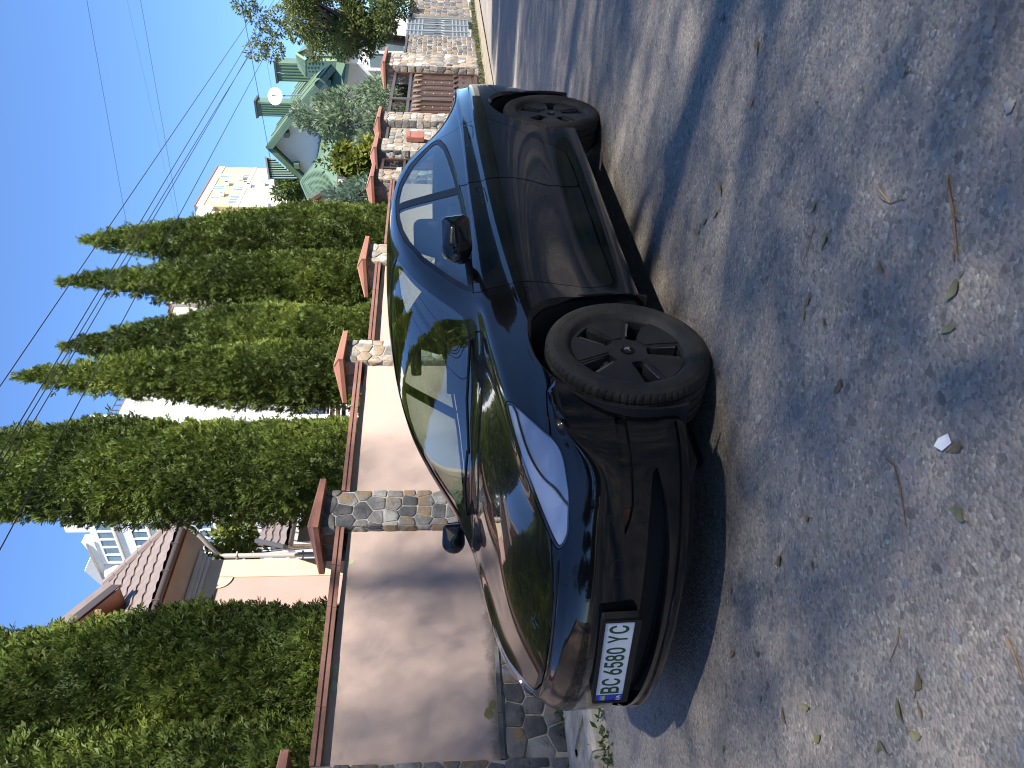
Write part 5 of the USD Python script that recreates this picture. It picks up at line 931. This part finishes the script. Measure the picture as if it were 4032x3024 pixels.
ds = thing('satellite_dish', 'white round satellite dish on the green roof between the chimneys', 'dish', at(1090, 378, 33)); c = at(1089, 380, 33)
part(ds, 'dish', revolve([(0.0, .0), (.15, .015), (.27, .05), (.36, .10), (.345, .112), (.26, .068), (0.0, .016)], np.array([.35, -.85, .4])/1.002, c, 32), 'dish_white', smooth=40); part(ds, 'arm', tube([c + (.05, -.1, -.3), c + (.2, -.5, .1)], .02, 6), 'lamp_grey'); part(ds, 'mast', tube([c + (0, .1, -.1), c + (0, .3, -1.0)], .03, 6), 'lamp_grey')
an = at(1118, 290, 34); solo('antenna', tube([an, at(1092, 285, 34)], .012, 5), 'lamp_grey', 'thin whip antenna beside the right chimney of the green roof', 'antenna')
# ---- tower flats far behind
def block(name, label, x, y0, y1, H, depth, mat, wins, bands=(), top=2.2, topmat='ivory_wall'):
    t = thing(name, label, 'apartment block', (x-depth/2, (y0+y1)/2, 0)); part(t, 'wall', bx(x-depth, x, y0, y1, 0, H-top), mat); part(t, 'parapet', bx(x-depth-.1, x+.1, y0-.1, y1+.1, H-top, H), topmat); part(t, 'roof_edge', bx(x-depth-.2, x+.2, y0-.2, y1+.2, H, H+.15), 'wood_red')
    for z, m in bands: part(t, 'band', bx(x-.1, x+.08, y0-.08, y1+.08, z, z+.5), m)
    for (a, b, z0, z1, n) in wins: windows_x(t, x, a, b, z0, z1, n)
    return t
AX = -49.0
fz = lambda k: 36.4 - 2.9*k
yb = block('yellow_flats', 'sunlit yellow and cream tower flats with air conditioners behind the last thuja', AX, 108.4, 123.2, 37.6, 14, 'yellow_wall',
    [(118.9, 120.3, fz(k)-1.75, fz(k), 2) for k in range(3)] + [(114.2, 115.8, fz(k)-1.55, fz(k)+.1, 2) for k in range(4)] + [(110.5, 111.7, 34.8, 36.2, 2)] + [(109.5, 112.2, fz(k)-2.9, fz(k)-.2, 3) for k in (1, 2, 3)], bands=((31.5, 'grey_trim'),), top=1.1)
part(yb, 'lower_wall', bx(AX-13.9, AX+.03, 108.5, 123.1, 0, 31.4), 'ivory_wall')
part(yb, 'side_wall', bx(AX-14, AX-1.2, 98, 108.39, 0, 34.8), 'ivory_wall'); part(yb, 'side_parapet', bx(AX-14, AX+.2, 104.6, 108.3, 34.9, 36.9), 'white_wall'); part(yb, 'side_bay', bx(AX-6, AX+.1, 98, 106.6, 0, 34.8), 'ivory_wall')
for y, z in ((118.4, 33.0), (116.2, 34.7), (116.3, 31.9), (115.6, 31.3), (116.3, 29.3), (114.0, 27.7), (112.2, 34.6)):
    ac = part(yb, 'air_conditioner', rbox((AX+.35, y, z), (.55, 1.0, .75), .05, 6), 'ac_white'); part(ac, 'fan_grille', revolve([(0, .01), (.26, .01), (.28, 0)], (1, 0, 0), (AX+.63, y-.12, z), 14), 'slate_dark')
block('cream_flats', 'strip of cream tower flats seen between the two middle thuja pairs', AX, 81.0, 100, 34.0, 12, 'ivory_wall', [(83, 85, 30.9-2.9*k, 32.6-2.9*k, 2) for k in range(5)])
wf = block('white_flats', 'strip of white flats with glazed balconies and roof railing, right of the lone thuja', AX, 60.6, 80, 33.2, 12, 'white_wall', [(61.2, 64, fz(k)-4.9, fz(k)-3.2, 3) for k in range(1, 7)])
for y in np.linspace(60.8, 70, 12): part(wf, 'railing_post', bx(AX-.1, AX, y, y+.05, 33.3, 34.2), 'slate_dark')
part(wf, 'railing_bar', bx(AX-.1, AX-.02, 60.8, 70, 34.2, 34.26), 'slate_dark')
sp = thing('solar_panel', 'dark blue solar panel glimpsed between two thujas above the wall', 'solar panel', at(1180, 1590, 16)); V = [at(1162, 1565, 16.4), at(1290, 1565, 16), at(1290, 1630, 16), at(1162, 1630, 16.4)]; part(sp, 'glass_sheet', slab(V[::-1] if np.cross(V[1]-V[0], V[3]-V[0])@FW > 0 else V, .05), 'solar_blue')
for i in range(5): q = at(1165+30*i, 1565, 15.95), at(1165+30*i, 1630, 15.95); part(sp, 'frame_bar', tube([*q], .015, 5), 'lamp_grey')
ar = thing('garden_arbour', 'dark brown wooden arbour corner glimpsed between two thujas', 'arbour', at(1330, 1590, 15)); 
for d in (0, 22, 44): part(ar, 'board', m3.Manifold.hull_points(np.array([at(x, y, z) for x in (1300+d, 1318+d) for y in (1560, 1640) for z in (15, 15.2)], np.float32)), 'brown_metal')
# white block whose front faces down the street
BY = 44.0
wb = thing('white_tower', 'bright white flats with rows of bay windows behind the pink house', 'apartment block', (-50, 50, 0))

part(wb, 'wall', bx(-54.3, -44, BY, BY+14, 0, 30.2), 'white_wall'); part(wb, 'stair_top', bx(-48.9, -44, BY+.5, BY+10, 30.2, 32.6), 'white_wall')
part(wb, 'bay', bx(-51.7, -46, BY-.6, BY-.001, 0, 29.9), 'white_wall'); part(wb, 'round_bay', revolve([(1.45, 0), (1.45, 29.9)], (0, 0, 1), (-53.1, BY+.3, 0), 28), 'white_wall', smooth=40); part(wb, 'side_edge', bx(-54.75, -54.301, BY+.2, BY+14, 0, 30.3), 'yellow_wall')
part(wb, 'parapet', slab([(-54.8, BY-.75, 30.2), (-51.8, BY-1.0, 31.3), (-50.3, BY-.8, 30.5), (-48.9, BY-.6, 30.6), (-48.9, BY+1, 30.6), (-54.8, BY+1, 30.2)], .25), 'white_wall'); part(wb, 'gable_top', place(extr(Polygon([(-54.8, 29.9), (-54.7, 30.3), (-51.8, 31.25), (-50.3, 30.5), (-48.8, 30.9), (-48.8, 29.9)]), .9), (0, BY+.2, 0), (1, 0, 0), (0, 0, 1)), 'white_wall')
def windows_y(parent, y, x0, x1, z0, z1, n, pier=.1):
    w = group_part(parent, 'window'); part(w, 'reveal', bx(x0-.1, x1+.1, y-.02, y+.2, z0-.1, z1+.1), 'grey_trim'); part(w, 'pane', bx(x0, x1, y-.04, y+.1, z0, z1), 'window_glass')
    for i in range(n+1): xx = x0 + (x1-x0)*i/n; part(w, 'frame_bar', bx(xx-pier, xx+pier, y-.09, y+.1, z0, z1), 'window_frame')
    for z in (z0, z1): part(w, 'frame_bar', bx(x0-.1, x1+.1, y-.088, y+.1, z-.07, z+.07), 'window_frame')
    part(w, 'sill', bx(x0-.15, x1+.15, y-.16, y, z0-.2, z0-.08), 'grey_trim')
for k in range(6): windows_y(wb, BY-.61, -51.4, -46.6, 28.1-2.72*k, 29.45-2.72*k, 5); windows_y(wb, BY-1.16, -54.0, -52.1, 28.3-2.72*k, 29.6-2.72*k, 3, .17)
# lamp post far off, wires over the street
lp = thing('street_lamp', 'distant grey street lamp with a round head before the yellow flats', 'street lamp', (*at(1240, 818, 40)[:2], 0)); q = at(1060, 818, 40)
part(lp, 'pole', tube([(q[0], q[1], 0), tuple(q)], .05, 8), 'lamp_grey', smooth=40); part(lp, 'lamp_head', revolve([(0, .12), (.18, .1), (.24, 0), (.2, -.08), (0, -.1)], (0, 0, 1), q, 16), 'lamp_grey', smooth=40)
def wire(label, a, b, r, e0=1.0, e1=1.0, sag=.0, group=None):
    a, b = np.array(a, float), np.array(b, float); p = a - (b-a)*e0; q = b + (b-a)*e1; s = np.linspace(0, 1, 25)[:, None]
    P = p*(1-s) + q*s; P[:, 2] -= sag*(4*s*(1-s))[:, 0] - sag*.9; tag(stage.GetPrimAtPath(solo('power_line', tube(P, r*.55, 5), 'wire_black', label, 'wire', group=group)))
wire('topmost of the street wires crossing the thuja tips', (-2.6, 7.17, 5.77), (-2.6, 21.36, 6.2), .011, 1.2, .6)
wire('second street wire from the top, across the thuja tips', (-2.6, 7.18, 5.38), (-2.6, 19.68, 5.85), .011, 1.3, .8)
wire('upper strand of the twisted pair of street wires', (-2.6, 7.18, 5.29), (-2.6, 18.63, 5.60), .010, 1.4, .9, sag=-.08)
wire('lower strand of the twisted pair of street wires', (-2.6, 7.18, 5.24), (-2.6, 18.63, 5.63), .010, 1.4, .9, sag=.1)
wire('lowest of the street wires in front of the thujas', (-2.6, 7.19, 4.9), (-2.6, 17.01, 5.21), .010, 1.4, 1.0)
k_ = 1300/2157
wire('thin high wire slanting down behind the tallest thuja tips, left one', at(567*k_, 0, 30), at(828*k_, 1470*k_, 38), .014, .2, .1)
wire('thin high wire slanting down the middle of the sky', at(918*k_, 0, 30), at(1168*k_, 1420*k_, 38), .013, .2, .1)
wire('faintest high wire beside the middle one', at(830*k_, 0, 44), at(1150*k_, 1430*k_, 55), .009, .2, .1)
wire('thick cable passing in front of the green roof', at(1575*k_, 0, 24), at(1830*k_, 1390*k_, 27), .017, .1, .1)
wire('thin cable from the autumn tree to the satellite dish', at(1690*k_, 100*k_, 25), at(1795*k_, 700*k_, 30), .009, .2, .0)
# ------------------------------------------------------------------ litter on the road
def onroad(px, py):
    d = FW + (3024-py-1512)/3094.8*RT - (px-2016)/3094.8*UP; return EYE + d*(-EYE[2]/d[2])
r5 = lambda x, y: (2600+x/1.185, y/1.185); r6 = lambda x, y: (2500+x/1.0888, 1500+y/1.0888)
lr = np.random.default_rng(31)
def fallen(px, py, L, label, m='dry_leaf', curl=.5, wid=.45, group=None):
    L = L*.78; c = onroad(px, py); a = lr.uniform(0, 2*np.pi); n = 7; s = np.linspace(0, 1, n); w = wid*L*np.sin(np.pi*s**.8)*.5*lr.uniform(.75, 1.1, n); z = curl*L*(.35*(s-.5)**2*2 + .06*lr.random(n)) + .003
    kx_ = lr.normal(0, .15)*L*np.sin(np.pi*s); t = np.c_[(s-.5)*L, kx_, z]; l = t + np.c_[0*s, w, w*curl*lr.uniform(.2, .9)]; r = t - np.c_[0*s, w, -w*curl*lr.uniform(.1, .9)]
    V = np.vstack([l, t, r]); F = [q for k in (0, n) for i in range(n-1) for q in ([k+i, k+n+i, k+n+i+1], [k+i, k+n+i+1, k+i+1])]
    st = tube(np.c_[np.linspace(-.5, -.85, 4)*L, lr.normal(0, .02, 4)*L, np.full(4, .004)], .0011, 4); V2 = np.vstack([V, st.vertices]); F2 = np.vstack([F, st.faces+len(V)])
    R = np.array([[np.cos(a), -np.sin(a), 0], [np.sin(a), np.cos(a), 0], [0, 0, 1]]); solo('fallen_leaf', (V2 @ R.T + c, F2), m, label, 'leaf', smooth=True, group=group)
LV = [(r5(295, 70), .07, 'dark curled leaf at the top edge of the road', 'dry_leaf'), (r5(455, 225), .08, 'curled brown leaf at the upper end of the long sun patch', 'dry_leaf'), (r5(432, 475), .04, 'small orange leaf lying in the long sun patch', 'orange_fallen'), (r5(285, 885), .09, 'brown leaf with stem between the car wheels and the long sun patch', 'dry_leaf'),
 (r5(212, 1030), .07, 'grey green leaf nearest the middle of the car side', 'green_fallen'), (r5(262, 1000), .07, 'twin of the grey green leaf, a little further out', 'green_fallen'), (r5(182, 1075), .05, 'small leaf close to the car sill', 'dry_leaf'), (r5(722, 960), .05, 'small reddish leaf above the thin twig', 'dry_leaf'), (r5(775, 1130), .075, 'dark narrow leaf beside the thin twig', 'green_fallen'),
 (r5(1040, 1240), .05, 'pale narrow leaf below the bent straw', 'dry_leaf'), (r5(1375, 1350), .075, 'long yellowish leaf just below the big forked twig', 'green_fallen'), (r5(690, 1405), .055, 'ragged brown leaf near the front wheel, upper of two', 'dry_leaf'), (r5(672, 1470), .05, 'folded tan leaf near the front wheel, lower of two', 'dry_leaf'), (r5(775, 1500), .045, 'little tan leaf outward of the folded one', 'dry_leaf'), (r5(1360, 1537), .06, 'greenish leaf near the lower right, clear of the twig', 'green_fallen'), (r5(1155, 325), .035, 'small brown leaf far right on the upper road', 'dry_leaf'),
 (r6(880, 18), .07, 'tan leaf straight out from the front wheel', 'dry_leaf'), (r6(1388, 287), .06, 'brown leaf touching the scrap of white paper', 'dry_leaf'), (r6(1390, 572), .075, 'large olive leaf beside the small sun patch', 'green_fallen'), (r6(740, 575), .06, 'leaf out from the front bumper corner', 'dry_leaf'), (r6(620, 765), .075, 'long leaf out from the middle of the front bumper', 'dry_leaf'), (r6(768, 790), .04, 'short yellow leaf beside the long bumper leaf', 'green_fallen'), (r6(415, 895), .06, 'leaf in the shadow edge below the number plate', 'dry_leaf'),
 (r6(425, 1175), .08, 'tall thin leaf in front of the bumper corner', 'dry_leaf'), (r6(530, 1162), .055, 'round lobed leaf in front of the bumper corner', 'dry_leaf'), (r6(547, 1365), .04, 'small green leaf at the lower edge, nearest the kerb', 'green_fallen'), (r6(740, 1397), .065, 'green leaf at the lower edge beside a brown one', 'green_fallen'), (r6(645, 1437), .06, 'holed brown leaf at the lower edge', 'dry_leaf'), (r6(790, 1530), .07, 'slim green leaf in the lowest row', 'green_fallen'), (r6(1215, 1282), .07, 'yellow brown leaf low in the picture', 'dry_leaf'), (r6(1150, 1410), .075, 'mottled leaf left of a pair, low in the picture', 'green_fallen'), (r6(1230, 1422), .04, 'smaller leaf of the pair, low in the picture', 'dry_leaf'), (r6(1215, 1512), .055, 'dull green leaf under the mottled pair', 'green_fallen'), (r6(1070, 1605), .07, 'pale green leaf touching the bottom edge', 'green_fallen'), (r6(385, 1590), .06, 'thin leaf by the kerb in the bottom corner', 'green_fallen'), (r6(790, 655), .025, 'tiny whitish leaf scrap before the bumper', 'straw')]
for (p, L, lb, m) in LV: fallen(*p, L, lb, m)
def twig(label, pts, r, m='twig', forks=()):
    P = np.array([onroad(*p) for p in pts]); P[:, 2] = r + .002; P += np.c_[lr.normal(0, .002, (len(P), 2)), np.zeros(len(P))]; ms = [tube(P, np.linspace(r, r*.6, len(P)), 6)]
    for (i, p) in forks: q = onroad(*p); q[2] = r*2; ms.append(tube([P[i], (P[i]+q)/2 + (0, 0, .004), q], [r*.6, r*.5, r*.3], 5))
    solo('twig', cat_(ms), m, label, 'twig')
twig('big forked reddish twig on the right side of the road', [r5(*q) for q in ((1345, 820), (1362, 900), (1376, 985), (1385, 1060), (1394, 1150), (1400, 1190))], .0042, forks=[(2, r5(1420, 1022)), (4, r5(1385, 1218)), (4, r5(1412, 1210)), (1, r5(1362, 818))])
twig('bent tuft of straw left of the big forked twig', [r5(*q) for q in ((1018, 868), (1045, 905), (1080, 938), (1115, 935), (1150, 922))], .0022, 'straw', [(2, r5(1015, 900)), (3, r5(1140, 900))])
twig('thin dark twig between the car and the straw', [r5(*q) for q in ((725, 1055), (708, 1110), (692, 1160), (668, 1235))], .0018, forks=[(1, r5(672, 1078))])
twig('short red brown twig beside the small sun patch', [r6(*q) for q in ((1082, 330), (1118, 362), (1142, 480), (1165, 620))], .0025)
twig('thin twig below the middle of the lower road', [r6(*q) for q in ((1142, 1060), (1128, 1120), (1102, 1205))], .0018)
twig('twig running off the lower right edge', [r6(*q) for q in ((1605, 1100), (1632, 1180), (1668, 1285))], .0025)
twig('leaf stalk standing off the round lobed leaf', [r6(*q) for q in ((530, 1195), (540, 1240), (548, 1280))], .0012)
c = onroad(*r6(1335, 265)); pg = np.array([(-.012, -.02), (.012, -.022), (.014, .004), (.004, .022), (-.012, .016)]); ax = lr.uniform(0, 3); Rm = np.array([[np.cos(ax), -np.sin(ax)], [np.sin(ax), np.cos(ax)]])
V = np.vstack([np.c_[pg @ Rm.T*.95, [.004, .004, .012, .016, .006]], [[0, 0, .007]]]) + c; solo('paper_scrap', (V, [[i, (i+1) % 5, 5] for i in range(5)]), 'paper_white', 'torn scrap of white paper on the lower road', 'paper')
for i, p in enumerate([(3760, 600), (3980, 420), (3900, 110), (3680, 130), (3560, 280), (2990, 1650), (3220, 390)]):
    q = onroad(*p); g = trimesh.creation.icosphere(1, .009 + .004*(i % 3)); g.vertices *= lr.uniform(.6, 1.3, (len(g.vertices), 1))*[1.2, 1, .5]; g.apply_translation(q + (0, 0, .002))
    solo('pebble', g, 'concrete', ['flat pale pebble at the right edge, middle', 'flat pale pebble near the top right', 'whitish pebble in the top right corner', 'brown grey pebble near the upper right', 'dark pebble above the forked twig', 'small pebble straight out from the front wheel', 'small pebble beyond the long sun patch'][i], 'pebble', smooth=True)
